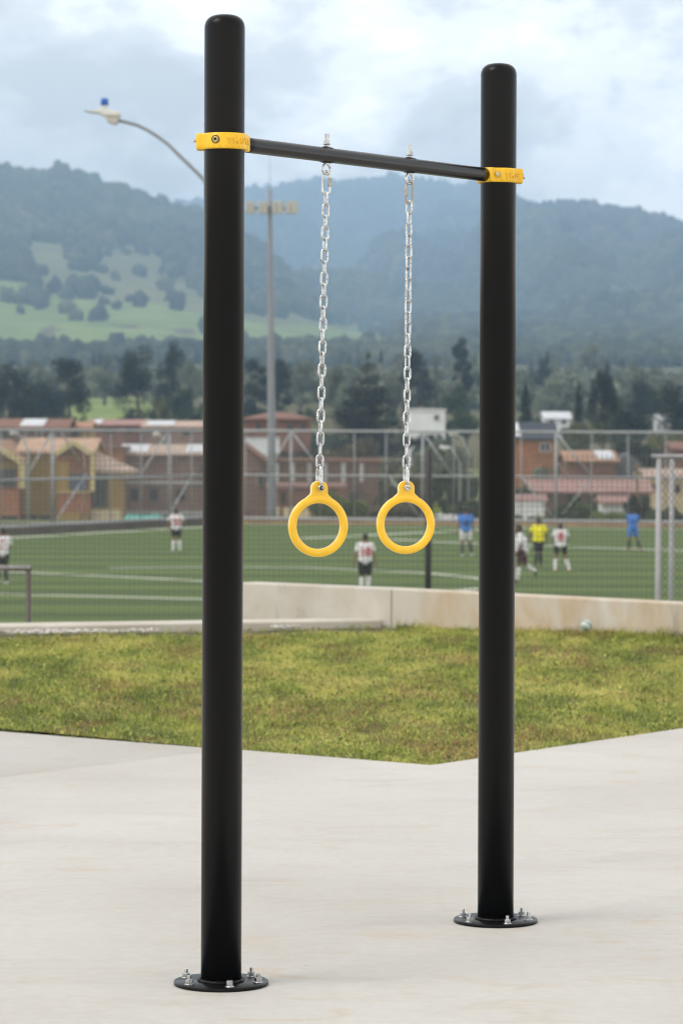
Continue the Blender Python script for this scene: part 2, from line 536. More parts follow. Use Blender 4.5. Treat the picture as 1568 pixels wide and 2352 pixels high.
def cover_of(X, Y, Z):
    """0 wood, 1 meadow, 2 dry pasture, as attributes of the land itself"""
    u = U0 + FPX * X / Y; v = VH + FPX * (EYE - Z) / Y
    wob = (fbm(X / 42, Y / 70, 3, 5) - 0.5) * 26
    u2 = u + wob; v2 = v + (fbm(X / 50, Y / 50, 3, 9) - 0.5) * 14
    c = np.zeros(X.shape)
    for p in DRY: c = np.where(in_poly(u2, v2, p), 2.0, c)
    for p in MEADOW: c = np.where(in_poly(u2, v2, p), 1.0, c)
    for (a, b, ru, rv) in CLUMPS: c = np.where(((u2 - a) / ru) ** 2 + ((v2 - b) / rv) ** 2 < 1, 0.0, c)
    c = np.where((Y < 1180), 0.0, c)
    for p in FIELDS: c = np.where(in_poly(u2, v2, p), 1.0, c)
    glade = (fbm(X / 120, Y / 270, 4, 31) > 0.70) & (u > 560) & (u < 1150) & (v > 560)
    c = np.where((c == 0) & glade & (Y > 1500) & (v > 480), 1.6, c)
    return c

# ------------------------------------------------------------------ ground: one sheet out to the hills
ys = list(np.arange(-34, 80, 1.0)); y = 80.0
while y < 6650: ys.append(y); y *= 1.0105
ys = np.array(ys)
na = 250
al = np.linspace(-0.26, 0.26, na)
Yg = np.repeat(ys, na); Xg = np.tile(al, len(ys)) * (np.abs(Yg) + 110)
Zg = land(Xg, Yg)
Cg = np.where(Yg < 165, 0.25, cover_of(Xg, np.maximum(Yg, 1.0), Zg))
Cg = np.where((Yg >= 165) & (Yg < 330), 0.45, Cg)
i = np.arange(len(ys) - 1)[:, None] * na + np.arange(na - 1)[None, :]
i = i.ravel()
Fg = np.stack([i, i + 1, i + na + 1, i + na], 1)
gm = np_mesh('ground', np.stack([Xg, Yg, Zg], 1), Fg, True, {'cover': ('POINT', Cg)})
ground = tag(link_mesh('ground', gm, M_LAND), kind='structure')

# ------------------------------------------------------------------ the wood on the hills: one mass of crowns
def dome(nu=6):
    V = [(0, 0, 1.0)]; F = []
    for j, (r, z) in enumerate(((0.62, 0.80), (0.98, 0.30), (0.92, -0.25), (0.45, -0.7))):
        for k in range(nu):
            a = 2 * math.pi * (k + 0.5 * (j % 2)) / nu
            V.append((r * math.cos(a), r * math.sin(a), z))
    for k in range(nu): F.append((0, 1 + k, 1 + (k + 1) % nu))
    for j in range(3):
        for k in range(nu):
            a = 1 + j * nu + k; b = 1 + j * nu + (k + 1) % nu
            c = a + nu; d = b + nu
            F += [(a, c, b), (b, c, d)]
    return np.array(V), np.array(F)
def scatter_wood(n_try, seed):
    rs = np.random.RandomState(seed)
    t = rs.rand(n_try)
    Y = 1190 * (6400 / 1190.0) ** (t ** 0.95)
    X = (rs.rand(n_try) * 2 - 1) * (0.123 * Y + 30)
    Z = land(X, Y)
    c = cover_of(X + rs.normal(0, 6, n_try), Y + rs.normal(0, 12, n_try), Z)
    ct = cover_of(X, Y, Z)
    keep = (c < 0.5) & ((ct < 0.5) | (rs.rand(n_try) < 0.25))
    keep |= (c > 0.5) & (rs.rand(n_try) < 0.012)
    u = U0 + FPX * X / Y; v = VH + FPX * (EYE - Z) / Y
    keep &= ~((u < 920) & (v > 740) & (v < 820) & (rs.rand(n_try) < 0.96))
    return X[keep], Y[keep], Z[keep], rs
DV, DF = dome()
X, Y, Z, rs = scatter_wood(62000, 4)
N = len(X)
rad = rs.uniform(3.0, 6.0, N) * np.interp(Y, [1190, 1700, 2500, 4500, 6400], [0.75, 0.95, 1.25, 1.7, 2.1]) ; hgt = rad * rs.uniform(0.9, 1.5, N)
tall = rs.rand(N) < 0.06
hgt[tall] *= 1.25; rad[tall] *= 0.9
nv = len(DV)
ang = rs.rand(N) * 6.28
ca, sa = np.cos(ang)[:, None], np.sin(ang)[:, None]
jit = 1 + (rs.rand(N, nv) - 0.5) * 0.55
px = (DV[None, :, 0] * ca - DV[None, :, 1] * sa) * rad[:, None] * jit
py = (DV[None, :, 0] * sa + DV[None, :, 1] * ca) * rad[:, None] * jit
pz = DV[None, :, 2] * hgt[:, None] * jit
Vw = np.stack([px + X[:, None], py + Y[:, None], pz + (Z + hgt * 0.35)[:, None]], 2).reshape(-1, 3)
Fw = (DF[None] + (np.arange(N) * nv)[:, None, None]).reshape(-1, 3)
tint = np.repeat(np.clip(rs.normal(0.5, 0.13, N) + (fbm(X / 60, Y / 90, 3, 77) - 0.5) * 0.8, 0, 1), nv)
def mat_wood():
    t = NT('hill_wood')
    v = t.coord('Object')
    c = t.ramp(t.attr('tint'), [(0.0, (0.034, 0.044, 0.030)), (0.5, (0.072, 0.085, 0.050)), (0.85, (0.135, 0.145, 0.078)), (1.0, (0.18, 0.17, 0.095))])
    n = t.noise(v, 0.55, 5, 0.7)
    c = t.mix(1.0, c, t.ramp(n, [(0.3, (0.55, 0.55, 0.55)), (0.7, (1.5, 1.5, 1.5))]), 'MULTIPLY')
    t.set(base=c, rough=0.95, spec=0.05)
    t.bump(t.noise(v, 0.9, 4, 0.7), 1.0, 1.5)
    return t.m
wm = np_mesh('wood', Vw, Fw, True, {'tint': ('POINT', tint)})
tag(link_mesh('hillside_wood', wm, mat_wood()), kind='stuff')
print('wood crowns', N)

# ------------------------------------------------------------------ pitch
LA, LB = G(24, 1231, FIELD_Z), G(462, 1207, FIELD_Z)
RA, RB = G(560, 1202.5, FIELD_Z), G(1568, 1212, FIELD_Z)
def line_x(a, b, c, d):
    d1 = b - a; d2 = d - c
    den = d1.x * d2.y - d1.y * d2.x
    t = ((c.x - a.x) * d2.y - (c.y - a.y) * d2.x) / den
    return a + d1 * t
CORNER = line_x(LA, LB, RA, RB)
dl = (LA - LB).normalized(); dr = (RB - RA).normalized()
FL = CORNER + dl * 105; FR = CORNER + dr * 70
mb = MB()
mb.prism([(FL.x, FL.y), (-40, 62), (62, 62), (FR.x, FR.y), (CORNER.x, CORNER.y)], FIELD_Z - 0.2, FIELD_Z)
tag(mb.build('pitch', M_TURF), kind='structure')
def turf_line(pts, w):
    """a stripe of the pitch markings: pts in photo (u, v), laid as a sheet 4 mm above the turf"""
    q = [G(u, v, FIELD_Z) for u, v in pts]
    vs = []; fs = []
    for i, p in enumerate(q):
        a = q[max(i - 1, 0)]; b = q[min(i + 1, len(q) - 1)]
        t = (b - a).normalized(); s = Vector((-t.y, t.x, 0)) * w / 2
        vs += [p + s + Vector((0, 0, 0.006)), p - s + Vector((0, 0, 0.006))]
    for i in range(len(q) - 1): fs.append((2 * i, 2 * i + 1, 2 * i + 3, 2 * i + 2))
    return vs, fs
mb = MB()
def ext(pts, du):      # lengthen a stripe beyond the photo's edge
    return pts
for pts, w in (([(-120, 1309), (75, 1316), (280, 1325), (462, 1334.5), (520, 1337)], 0.55),
               ([(250, 1304.6), (462, 1303), (560, 1302.6), (700, 1304), (775, 1307), (866, 1311), (975, 1316), (1096, 1328), (1150, 1336)], 0.5),
               ([(-120, 1360), (0, 1364.5), (230, 1370), (462, 1376.6), (600, 1381)], 0.55),
               ([(690, 1236.5), (800, 1232), (930, 1225), (1096, 1217.6), (1200, 1213)], 0.9),
               ([(894, 1239), (1051, 1246.5), (1301, 1256), (1497, 1262.5), (1700, 1270)], 0.8),
               ([(-120, 1243), (24, 1235.5), (462, 1211), (500, 1209)], 0.8),
               ([(1000, 1362), (1050, 1357), (1110, 1351)], 0.5),
               ([(560, 1206), (1100, 1211), (1600, 1217)], 0.6)):
    vs, fs = turf_line(pts, w); mb.add(vs, fs)
tag(mb.build('pitch_markings', M_LINE, weld=False), kind='structure')

# ------------------------------------------------------------------ plaza pavement (two slabs with an open joint), lawn
LC = G(990, 1757, 0.0); LL = G(0, 1678, 0.0); LR = G(1568, 1672, 0.0)
el = (LL - LC).normalized(); er = (LR - LC).normalized()
J0, J1 = G(0, 1786, 0), G(459, 1728, 0)
jd = (J1 - J0).normalized()
JX = line_x(J0, J1, LC, LL)                     # joint meets the lawn edge
far_l = LC + el * 12; far_r = LC + er * 11
JW = J0 - jd * 9
gap = Vector((jd.y, -jd.x, 0)) * 0.007
mb = MB()
mb.prism([(-14, -8), (14, -8), (14, far_r.y), (far_r.x, far_r.y), (LC.x, LC.y), (JX.x, JX.y), (JW.x, JW.y), (-14, JW.y)], -0.15, 0.0)
tag(mb.build('pavement', M_CONC, bevel=0.004), kind='structure')
a = JX - gap * 1.2 + el * 0.01; b = JW - gap * 1.2
mb = MB()
mb.prism([(b.x, b.y), (a.x, a.y), (far_l.x, far_l.y), (b.x - 1, far_l.y)], -0.15, -0.003)
M_CONC2 = M_CONC.copy(); M_CONC2.name = 'pavement_concrete_older'
hs = M_CONC2.node_tree.nodes.new('ShaderNodeHueSaturation'); hs.inputs['Value'].default_value = 0.90
pb = M_CONC2.node_tree.nodes['Principled BSDF']
src = pb.inputs['Base Color'].links[0].from_socket
M_CONC2.node_tree.links.new(src, hs.inputs['Color']); M_CONC2.node_tree.links.new(hs.outputs[0], pb.inputs['Base Color'])
tag(mb.build('pavement_side_slab', M_CONC2, bevel=0.004), kind='structure')

# wall and kerb lines on the plaza's rim
WC = Vector((0.405, 25.2, 0)); WR = Vector((2.53, 23.2, 0)); WL = Vector((-0.86, 26.15, 0))
wd = (WR - WC).normalized()
WR2 = WC + wd * 9
KR = Vector((0.33, 25.2, 0)); KL = Vector((-2.63, 24.17, 0)); kd = (KL - KR).normalized(); KL2 = KR + kd * 11
def lawn_z(x, y):
    return -0.02 + 0.055 * float(sstep(0.6, 2.2, np.array(x))) * float(sstep(20.5, 24, np.array(y))) + 0.02 * float(fbm(np.array(x * 1.3), np.array(y * 1.3), 3, 8) - 0.5)
lawn_poly = [(LC.x, LC.y), (far_r.x, far_r.y), (WR2.x, WR2.y), (WC.x, WC.y), (KR.x, KR.y), (KL2.x, KL2.y), (far_l.x, far_l.y)]
gx = np.arange(-9.5, 8.5, 0.25); gy = np.arange(14.4, 27, 0.25)
bm = bmesh.new()
vv = {}
lp = lawn_poly
def inside(x, y, poly):
    return bool(in_poly(np.array([x]), np.array([y]), poly)[0])
f = bm.faces.new([bm.verts.new((x, y, 0)) for x, y in lp])
for k in range(1, 60):
    yy = 14.4 + k * 0.3
    bmesh.ops.bisect_plane(bm, geom=bm.verts[:] + bm.edges[:] + bm.faces[:], plane_co=(0, yy, 0), plane_no=(0, 1, 0))
for k in range(60):
    xx = -9 + k * 0.3
    bmesh.ops.bisect_plane(bm, geom=bm.verts[:] + bm.edges[:] + bm.faces[:], plane_co=(xx, 0, 0), plane_no=(1, 0, 0))
for vtx in bm.verts: vtx.co.z = lawn_z(vtx.co.x, vtx.co.y)
bmesh.ops.recalc_face_normals(bm, faces=bm.faces)
lm = bpy.data.meshes.new('lawn'); bm.to_mesh(lm); bm.free()
tag(link_mesh('lawn', lm, M_SOIL), kind='structure')

# grass: blades of many lengths and tints, one mass
def lawn_heights(x, y):
    return -0.02 + 0.055 * sstep(0.6, 2.2, x) * sstep(20.5, 24, y) + 0.02 * (fbm(x * 1.3, y * 1.3, 3, 8) - 0.5)
def grass(n, seed):
    rs = np.random.RandomState(seed)
    x = rs.uniform(-5.6, 5.6, n * 3); yy = rs.uniform(14.6, 26.2, n * 3)
    eg = (el + er) * 0.035
    over = [(px - eg.x, py - eg.y) if k < 2 or k == 6 else (px, py) for k, (px, py) in enumerate(lawn_poly)]
    ok = (in_poly(x, yy, lawn_poly) | (in_poly(x, yy, over) & (fbm(x * 9, yy * 9, 2, 19) > 0.5))) & (np.abs(x) < 0.115 * yy + 1.1)
    dk = (x - KR.x) * (-kd.y) + (yy - KR.y) * kd.x          # distance in front of the kerb: bare strip there
    dk = np.abs(dk)
    ok &= ~((x < 0.45) & (dk < 0.34 + 0.34 * fbm(x * 3, yy * 0 + 2.0, 3, 15)))
    x, yy = x[ok][:n], yy[ok][:n]; n = len(x)
    z = lawn_heights(x, yy) - 0.01
    patch = fbm(x * 2.6, yy * 1.0, 4, 41); fine = fbm(x * 8, yy * 8, 2, 57)
    # nearness to the wall: taller tufts there
    dw = np.abs((x - WC.x) * (-wd.y) + (yy - WC.y) * wd.x)
    tuft = 1 + 0.9 * np.exp(-(dw / 0.22) ** 2) * (x > WC.x)
    h = rs.uniform(0.022, 0.056, n) * (0.55 + 0.8 * fbm(x * 6, yy * 2.5, 3, 83)) * tuft * (1 + 0.5 * (fine > 0.66))
    w = rs.uniform(0.0024, 0.0052, n)
    ang = rs.rand(n) * 6.283; lean = rs.uniform(0.3, 2.0, n); bend = rs.uniform(0.2, 1.1, n)
    dx, dy = np.cos(ang), np.sin(ang)
    sx, sy = -dy * w / 2, dx * w / 2
    mx_, mz = h * 0.5 * np.sin(lean * .6), h * 0.55 * np.cos(lean * .5)
    tx, tz = h * np.sin(lean * .6 + bend * .5), h * np.cos(lean * .6 + bend * .45) * 0.95
    V = np.empty((n, 6, 3))
    for k, (o, zz, s) in enumerate(((0, 0, 1), (0, 0, -1), (mx_, mz, -0.8), (mx_, mz, 0.8), (tx, tz, -0.15), (tx, tz, 0.15))):
        V[:, k, 0] = x + dx * o + sx * s; V[:, k, 1] = yy + dy * o + sy * s; V[:, k, 2] = z + zz
    b = np.arange(n)[:, None] * 6
    F = np.concatenate([b + np.array([[0, 1, 2, 3]]), b + np.array([[3, 2, 4, 5]])], 0)
    dead = fbm(x * 3.6, yy * 1.4, 3, 63)
    t = np.clip(0.50 + (patch - 0.5) * 0.8 + (fbm(x * 7.5, yy * 2.6, 3, 71) - 0.5) * 0.7 + rs.normal(0, 0.16, n), 0, 0.85)
    red = rs.rand(n) < np.clip((dead - 0.45) * 2.0, 0.04, 0.6)
    t = np.where(red, rs.uniform(0.88, 1.0, n), t)
    t = np.where(rs.rand(n) < 0.06, rs.uniform(0.74, 0.86, n), t)
    return V.reshape(-1, 3), F, np.repeat(t, 6)
def mat_grass():
    t = NT('lawn_grass')
    c = t.ramp(t.attr('tint'), [(0.0, (0.085, 0.130, 0.028)), (0.33, (0.235, 0.305, 0.06)), (0.60, (0.50, 0.53, 0.115)), (0.84, (0.74, 0.69, 0.22)), (0.90, (0.36, 0.23, 0.10)), (1.0, (0.24, 0.12, 0.075))])
    t.set(base=c, rough=0.55, spec=0.25)
    tr = t.n('ShaderNodeBsdfTranslucent'); t.l(c, tr.inputs['Color'])
    ms = t.n('ShaderNodeMixShader'); ms.inputs[0].default_value = 0.3
    t.l(t.b.outputs[0], ms.inputs[1]); t.l(tr.outputs[0], ms.inputs[2]); t.l(ms.outputs[0], t.out.inputs['Surface'])
    return t.m
M_GRASS = mat_grass()
V, F, tt = grass(520000, 21)
tag(link_mesh('grass', np_mesh('grass', V, F, False, {'tint': ('POINT', tt)}), M_GRASS), kind='stuff')
# low broad-leaved weeds among the grass
def weeds(n, seed):
    rs = np.random.RandomState(seed)
    x = rs.uniform(-3.6, 4, n * 3); yy = rs.uniform(14.7, 26, n * 3)
    ok = in_poly(x, yy, lawn_poly); x, yy = x[ok][:n], yy[ok][:n]; n = len(x)
    z = lawn_heights(x, yy)
    Vs = []; 
    k = 7
    ang = rs.rand(n, 1) * 6.28 + np.arange(k)[None] * (6.283 / k) + rs.normal(0, .25, (n, k))
    L = rs.uniform(0.012, 0.034, (n, k)); W = L * rs.uniform(0.3, 0.5, (n, k)); up = rs.uniform(0.1, 0.9, (n, k))
    c, s = np.cos(ang), np.sin(ang)
    V = np.empty((n, k, 4, 3))
    for q, (a, b) in enumerate(((0, 0), (0.5, 0.5), (1, 0), (0.5, -0.5))):
        V[:, :, q, 0] = x[:, None] + c * L * a - s * W * b
        V[:, :, q, 1] = yy[:, None] + s * L * a + c * W * b
        V[:, :, q, 2] = z[:, None] + 0.012 + L * up * a
    F = (np.arange(n * k)[:, None] * 4 + np.array([[0, 1, 2, 3]]))
    t = np.repeat(np.clip(rs.normal(0.32, 0.2, n * k), 0.02, 0.8), 4)
    return V.reshape(-1, 3), F, t
V, F, tt = weeds(5000, 9)
tag(link_mesh('lawn_weeds', np_mesh('lawn_weeds', V, F, False, {'tint': ('POINT', tt)}), M_GRASS), kind='stuff')

# gravel strip along the kerb
rs = np.random.RandomState(31)
n = 1500
s_ = rs.rand(n) * 6.0; o_ = rs.rand(n) * 0.42 + 0.01
kp = fbm(s_ * 2.6, o_ * 2.0, 3, 91) > 0.52
s_, o_ = s_[kp], o_[kp]; n = len(s_)
gxp = KR.x + kd.x * s_ + kd.y * o_ * 1.0; gyp = KR.y + kd.y * s_ - abs(kd.x) * o_
mbV = []; mbF = []
cube = np.array([(a, b, c) for a in (-1, 1) for b in (-1, 1) for c in (-1, 1)], float)
cf = np.array([(0, 1, 3, 2), (4, 6, 7, 5), (0, 4, 5, 1), (2, 3, 7, 6), (0, 2, 6, 4), (1, 5, 7, 3)])
sc = rs.uniform(0.005, 0.012, (n, 1, 3)) * np.array([1, 1, .6]); jit = 1 + (rs.rand(n, 8, 1) - 0.5) * 0.9
pc = cube[None] * sc * jit
rz = rs.rand(n) * 6.28
c, s = np.cos(rz)[:, None], np.sin(rz)[:, None]
Vp = np.stack([pc[:, :, 0] * c - pc[:, :, 1] * s + gxp[:, None], pc[:, :, 0] * s + pc[:, :, 1] * c + gyp[:, None], pc[:, :, 2] + 0.008 + rs.rand(n)[:, None] * 0.012], 2).reshape(-1, 3)
Fp = (cf[None] + (np.arange(n) * 8)[:, None, None]).reshape(-1, 4)
tag(link_mesh('gravel', np_mesh('gravel', Vp, Fp), M_GRAVEL), kind='stuff')

# ------------------------------------------------------------------ low wall and kerb
nrm = Vector((-wd.y, wd.x, 0))
if nrm.y < 0: nrm = -nrm
TH = 0.22
WT = 0.297
def quad_prism(a, b, n, th, z0, z1, mb):
    return mb.prism([(a.x, a.y), (b.x, b.y), (b.x + n.x * th, b.y + n.y * th), (a.x + n.x * th, a.y + n.y * th)], z0, z1)
lw = thing('retaining_wall', 'low cream concrete wall with ochre stains running behind the grass', 'wall', (WC.x, WC.y, -0.3))
quad_prism(WC + wd * 0.004, WR2, nrm, TH, -0.35, WT, MB()).build('wall_section', M_WALL, lw, bevel=0.012)
o = quad_prism(WL, WC - wd * 0.004, nrm, TH, -1.2, WT, MB()).build('wall_section', M_WALL, lw, bevel=0.012)
kb = MB()
kn = Vector((-kd.y, kd.x, 0))
if kn.y < 0: kn = -kn
kb.prism([(KL2.x, KL2.y), (KR.x, KR.y), (KR.x + kn.x * .3, KR.y + kn.y * .3), (KL2.x + kn.x * .75, KL2.y + kn.y * .75)], -0.35, 0.047)
tag(kb.build('kerb', M_WALL, bevel=0.012), 'flat cream concrete kerb edging the grass on the left', 'kerb')
# ================================================================== exercise frame
def mat_powder():
    t = NT('black_powder_coat')
    v = t.coord('Object')
    n = t.noise(v, 900, 3, 0.6); m = t.noise(t.coord('Object', (1, 1, .35)), 22, 6, 0.65)
    c = t.ramp(m, [(0.3, (0.0052, 0.005, 0.0052)), (0.7, (0.0064, 0.0061, 0.0063))])
    t.set(base=c, rough=t.math('ADD', t.math('MULTIPLY', m, 0.02), 0.27), spec=0.15)
    return t.m
def mat_galv(name, c=(0.62, 0.64, 0.66), rough=0.33):
    t = NT(name)
    v = t.coord('Object')
    m = t.noise(v, 55, 5, 0.65)
    col = t.ramp(m, [(0.3, tuple(x * 0.55 for x in c)), (0.68, tuple(min(1, x * 1.25) for x in c))])
    t.set(base=col, rough=t.math('ADD', t.math('MULTIPLY', m, 0.25), rough - 0.12), metal=1.0)
    t.bump(t.noise(v, 260, 3), 0.2, 0.0008)
    return t.m
def mat_yellow(name, c, rough, scuff):
    t = NT(name)
    v = t.coord('Object')
    m = t.noise(v, 14, 5, 0.6)
    col = t.ramp(m, [(0.3, tuple(x * 0.9 for x in c)), (0.7, tuple(min(1, x * 1.05) for x in c))])
    d = t.ramp(t.noise(t.coord('Object', (1, 1, 2.4)), 38, 6, 0.72, 0.6), [(0.60, (0, 0, 0)), (0.75, (scuff, scuff, scuff))])
    col = t.mix(d, col, (c[0] * 0.55, c[1] * 0.48, c[2] * 0.6))
    t.set(base=col, rough=t.math('ADD', t.math('MULTIPLY', m, 0.15), rough), spec=0.5)
    t.b.inputs['Coat Weight'].default_value = 0.25; t.b.inputs['Coat Roughness'].default_value = 0.25
    t.bump(t.noise(v, 120, 4), 0.18, 0.0012)
    return t.m
M_POST = mat_powder(); M_BAR = mat_powder(); M_BAR.name = 'black_bar_coat'; M_BAR.node_tree.nodes['Principled BSDF'].inputs['Specular IOR Level'].default_value = 0.4; M_GALV = mat_galv('galvanised_steel', (0.60, 0.62, 0.63), 0.26); M_ZINC = mat_galv('zinc_bolt', (0.55, 0.57, 0.58), 0.30)
M_DULL = mat_galv('weathered_zinc', (0.42, 0.41, 0.38), 0.42)
M_YEL = mat_yellow('yellow_enamel', (0.88, 0.51, 0.002), 0.33, 0.5)
M_RING = mat_yellow('yellow_plastic', (0.95, 0.56, 0.001), 0.24, 0.10); M_RING.node_tree.nodes['Principled BSDF'].inputs['Coat Weight'].default_value = 0.7; M_RING.node_tree.nodes['Principled BSDF'].inputs['Coat Roughness'].default_value = 0.14
M_BRASS = mat_galv('yellow_zinc', (0.52, 0.44, 0.26), 0.32)
M_DARKHOLE = simple('hole_shade', (0.012, 0.012, 0.012), 0.4, var=0.2)  # near-black for bolt recesses and sockets, their shade put into the colour

PR = 0.0573
PL = Vector((-0.3335, 8.85, 0)); PRT = Vector((0.4963, 9.996, 0))
ZB = 2.377; HT = 2.737
bd = (PRT - PL).normalized()
frame = thing('exercise_frame', 'tall black two-post exercise frame with yellow clamps and a crossbar on pale concrete', 'exercise frame', (0.08, 9.42, 0))

def post(c, h, bolts, phase):
    cz = Vector((c.x, c.y, 0))
    prof = [(PR, 0.010), (PR, h - 0.040)]
    for k in range(1, 13):
        a = k / 12 * math.pi / 2
        prof.append((PR * max(math.cos(a), 0) ** 0.62, h - 0.040 + 0.040 * math.sin(a) ** 0.9))
    prof[-1] = (0.0, h)
    p = MB().lathe(prof, cz, 64).build('post', M_POST, frame)
    mb = MB().lathe([(0.0, 0.0005), (0.1325, 0.0005), (0.1334, 0.0015), (0.1334, 0.0088), (0.1322, 0.010), (0.0, 0.010)], cz, 72)
    bp = mb.build('base_plate', M_POST, p)
    # weld bead round the foot of the tube
    pts = []
    rr = random.Random(phase)
    for k in range(72):
        a = 2 * math.pi * k / 72
        r = PR + 0.0035
        pts.append(cz + Vector((r * math.cos(a), r * math.sin(a), 0.0125 + 0.0012 * math.sin(k * 2.1))))
    MB().tube(pts, [0.0062 + rr.uniform(-.0012, .0012) for _ in pts], 8, closed=True).build('weld_bead', M_POST, p)
    for (a, r, kind) in bolts:
        a = math.radians(a)
        q = cz + Vector((r * math.cos(a), -r * math.sin(a), 0))
        m = MB().lathe([(0.0, 0.0098), (0.0132, 0.0098), (0.0135, 0.0108), (0.0105, 0.0125), (0.0, 0.0125)], q, 20)
        rot = rr.random()
        if kind == 'stud':
            m = merge(m, hexprof(0.0106, 0.0124, 0.0235, q, rot))
            lean = Vector((rr.uniform(-.04, .04), rr.uniform(-.04, .04), 1)).normalized()
            pts = [q + lean * (0.012 + 0.0235 * k / 24) for k in range(25)]
            m.tube(pts, [0.0050 + 0.00035 * (k % 2) for k in range(24)] + [0.0042], 12)
        else:
            m = merge(m, hexprof(0.0098, 0.0122, 0.0262, q, rot))
            m.lathe([(0.0088, 0.0258), (0.0080, 0.0275), (0.0, 0.0278)], q, 16)
        o = m.build('anchor_bolt', M_ZINC, p)
    return p
postL = post(PL, HT, [(12, 0.108, 'stud'), (74, 0.100, 'cap'), (144, 0.107, 'stud'), (206, 0.113, 'stud'), (264, 0.108, 'stud'), (318, 0.112, 'stud')], 1)
postR = post(PRT, HT, [(12, 0.106, 'stud'), (72, 0.106, 'stud'), (142, 0.108, 'stud'), (200, 0.110, 'stud'), (258, 0.108, 'stud'), (322, 0.110, 'stud')], 2)

RC = 0.0678
def rect_r(th, phi, L, w):
    d = (th - phi + math.pi) % (2 * math.pi) - math.pi
    if math.cos(d) <= 0.05: return 0
    return min(L / math.cos(d), w / max(abs(math.sin(d)), 1e-6))
def clamp_r(th, lugs):
    r = RC
    for phi, L, w in lugs: r = max(r, rect_r(th, phi, L, w))
    return r
def clamp_half(c, t0, t1, lugs, name, rseed):
    """a cast half shell from angle t0 to t1, chamfered, slightly uneven"""
    rr = random.Random(rseed)
    n = 96
    prof = [(-0.0223, 0.0034, 0), (-0.0190, 0.0004, 0), (-0.010, 0, 0), (0.0, 0, 0), (0.010, 0, 0), (0.0190, 0.0004, 0), (0.0223, 0.0034, 0)]
    vs = []; fs = []
    rows = len(prof) + 2
    for i in range(n + 1):
        th = t0 + (t1 - t0) * i / n
        r0 = sum(clamp_r(th + k * 0.02, lugs) for k in (-2, -1, 0, 1, 2)) / 5
        ring = [(0.0565, -0.0223)] + [(r0 - ins + 0.00035 * math.sin(th * 23 + z * 300), z) for z, ins, _ in prof] + [(0.0565, 0.0223)]
        for r, z in ring: vs.append(c + Vector((r * math.cos(th), r * math.sin(th), ZB + z)))
    for i in range(n):
        for k in range(rows - 1):
            a = i * rows + k
            fs.append((a, a + rows, a + rows + 1, a + 1))
        a = i * rows
        fs.append((a + rows - 1, a + 2 * rows - 1, a + rows, a))
    fs.append(tuple(range(rows))); fs.append(tuple(n * rows + k for k in range(rows))[::-1])
    o = MB().add(vs, fs, True).build(name, M_YEL, frame)
    m = o.modifiers.new('edges', 'EDGE_SPLIT'); m.split_angle = math.radians(38)
    return o
R = math.radians
thb = math.atan2(bd.y, bd.x)
lugsL = [(R(181), 0.0785, 0.033), (thb, 0.084, 0.030)]
lugsR = [(R(-2), 0.0775, 0.030), (thb + math.pi, 0.084, 0.030)]
def bolt_dir(c, th, r, z, L, rad, mat, name, parent, tip=None):
    d = Vector((math.cos(th), math.sin(th), 0))
    p = c + d * r + Vector((0, 0, ZB + z))
    return MB().tube([p, p + d * L * .82, p + d * L], [rad, rad, rad * .7], 14).build(name, mat, parent)
def raised_text(c, lugs, body, th0, size, parent, pitch):
    cu = bpy.data.curves.new('lettering', 'FONT'); cu.body = body; cu.size = size; cu.extrude = 0.0018; cu.offset = 0.0006; cu.space_character = pitch
    cu.bevel_depth = 0.0004; cu.align_x = 'LEFT'
    ob = bpy.data.objects.new('lettering_curve', cu); COL.objects.link(ob)
    dg = bpy.context.evaluated_depsgraph_get()
    me = bpy.data.meshes.new_from_object(ob.evaluated_get(dg))
    bpy.data.objects.remove(ob)
    for v in me.vertices:
        th = th0 + v.co.x / 0.0685
        r = sum(clamp_r(th + k * 0.02, lugs) for k in (-2, -1, 0, 1, 2)) / 5 + 0.0004 + v.co.z
        v.co = (c.x + r * math.cos(th), c.y + r * math.sin(th), ZB - 0.0075 + v.co.y)
    me.update()
    return link_mesh('lettering', me, M_YEL, parent)
def hexsock(c, th, r, z, parent, kind):
    d = Vector((math.cos(th), math.sin(th), 0))
    M = Vector((0, 0, 1)).rotation_difference(d).to_matrix()
    p = c + Vector((0, 0, ZB + z))
    rim = MB().lathe([(0.0118, -0.004), (0.0118, 0.0008), (0.0105, 0.0014), (0.0098, 0.0006), (0.0098, -0.004)], p + d * r, 28, M=M)
    rim.build('bolt_recess', M_DARKHOLE if kind == 'socket' else M_YEL, parent)
    if kind == 'socket':
        hd = MB().lathe([(0.0, 0.0008), (0.0045, 0.0008), (0.0047, 0.0032), (0.0072, 0.0036), (0.0078, 0.0026), (0.0078, -0.004)], p + d * r, 24, M=M)
        hd.build('clamp_bolt', M_BRASS, parent)
        hexprof(0.0046, 0.0006, 0.0012, p + d * r, 0, M).build('hex_socket', M_DARKHOLE, parent)
    else:
        hd = hexprof(0.0092, -0.004, 0.0042, p + d * r, 0.3, M)
        hd.tube([p + d * (r + 0.004), p + d * (r + 0.013)], [0.0052, 0.0048], 14)
        hd.build('clamp_bolt', M_BRASS, parent)
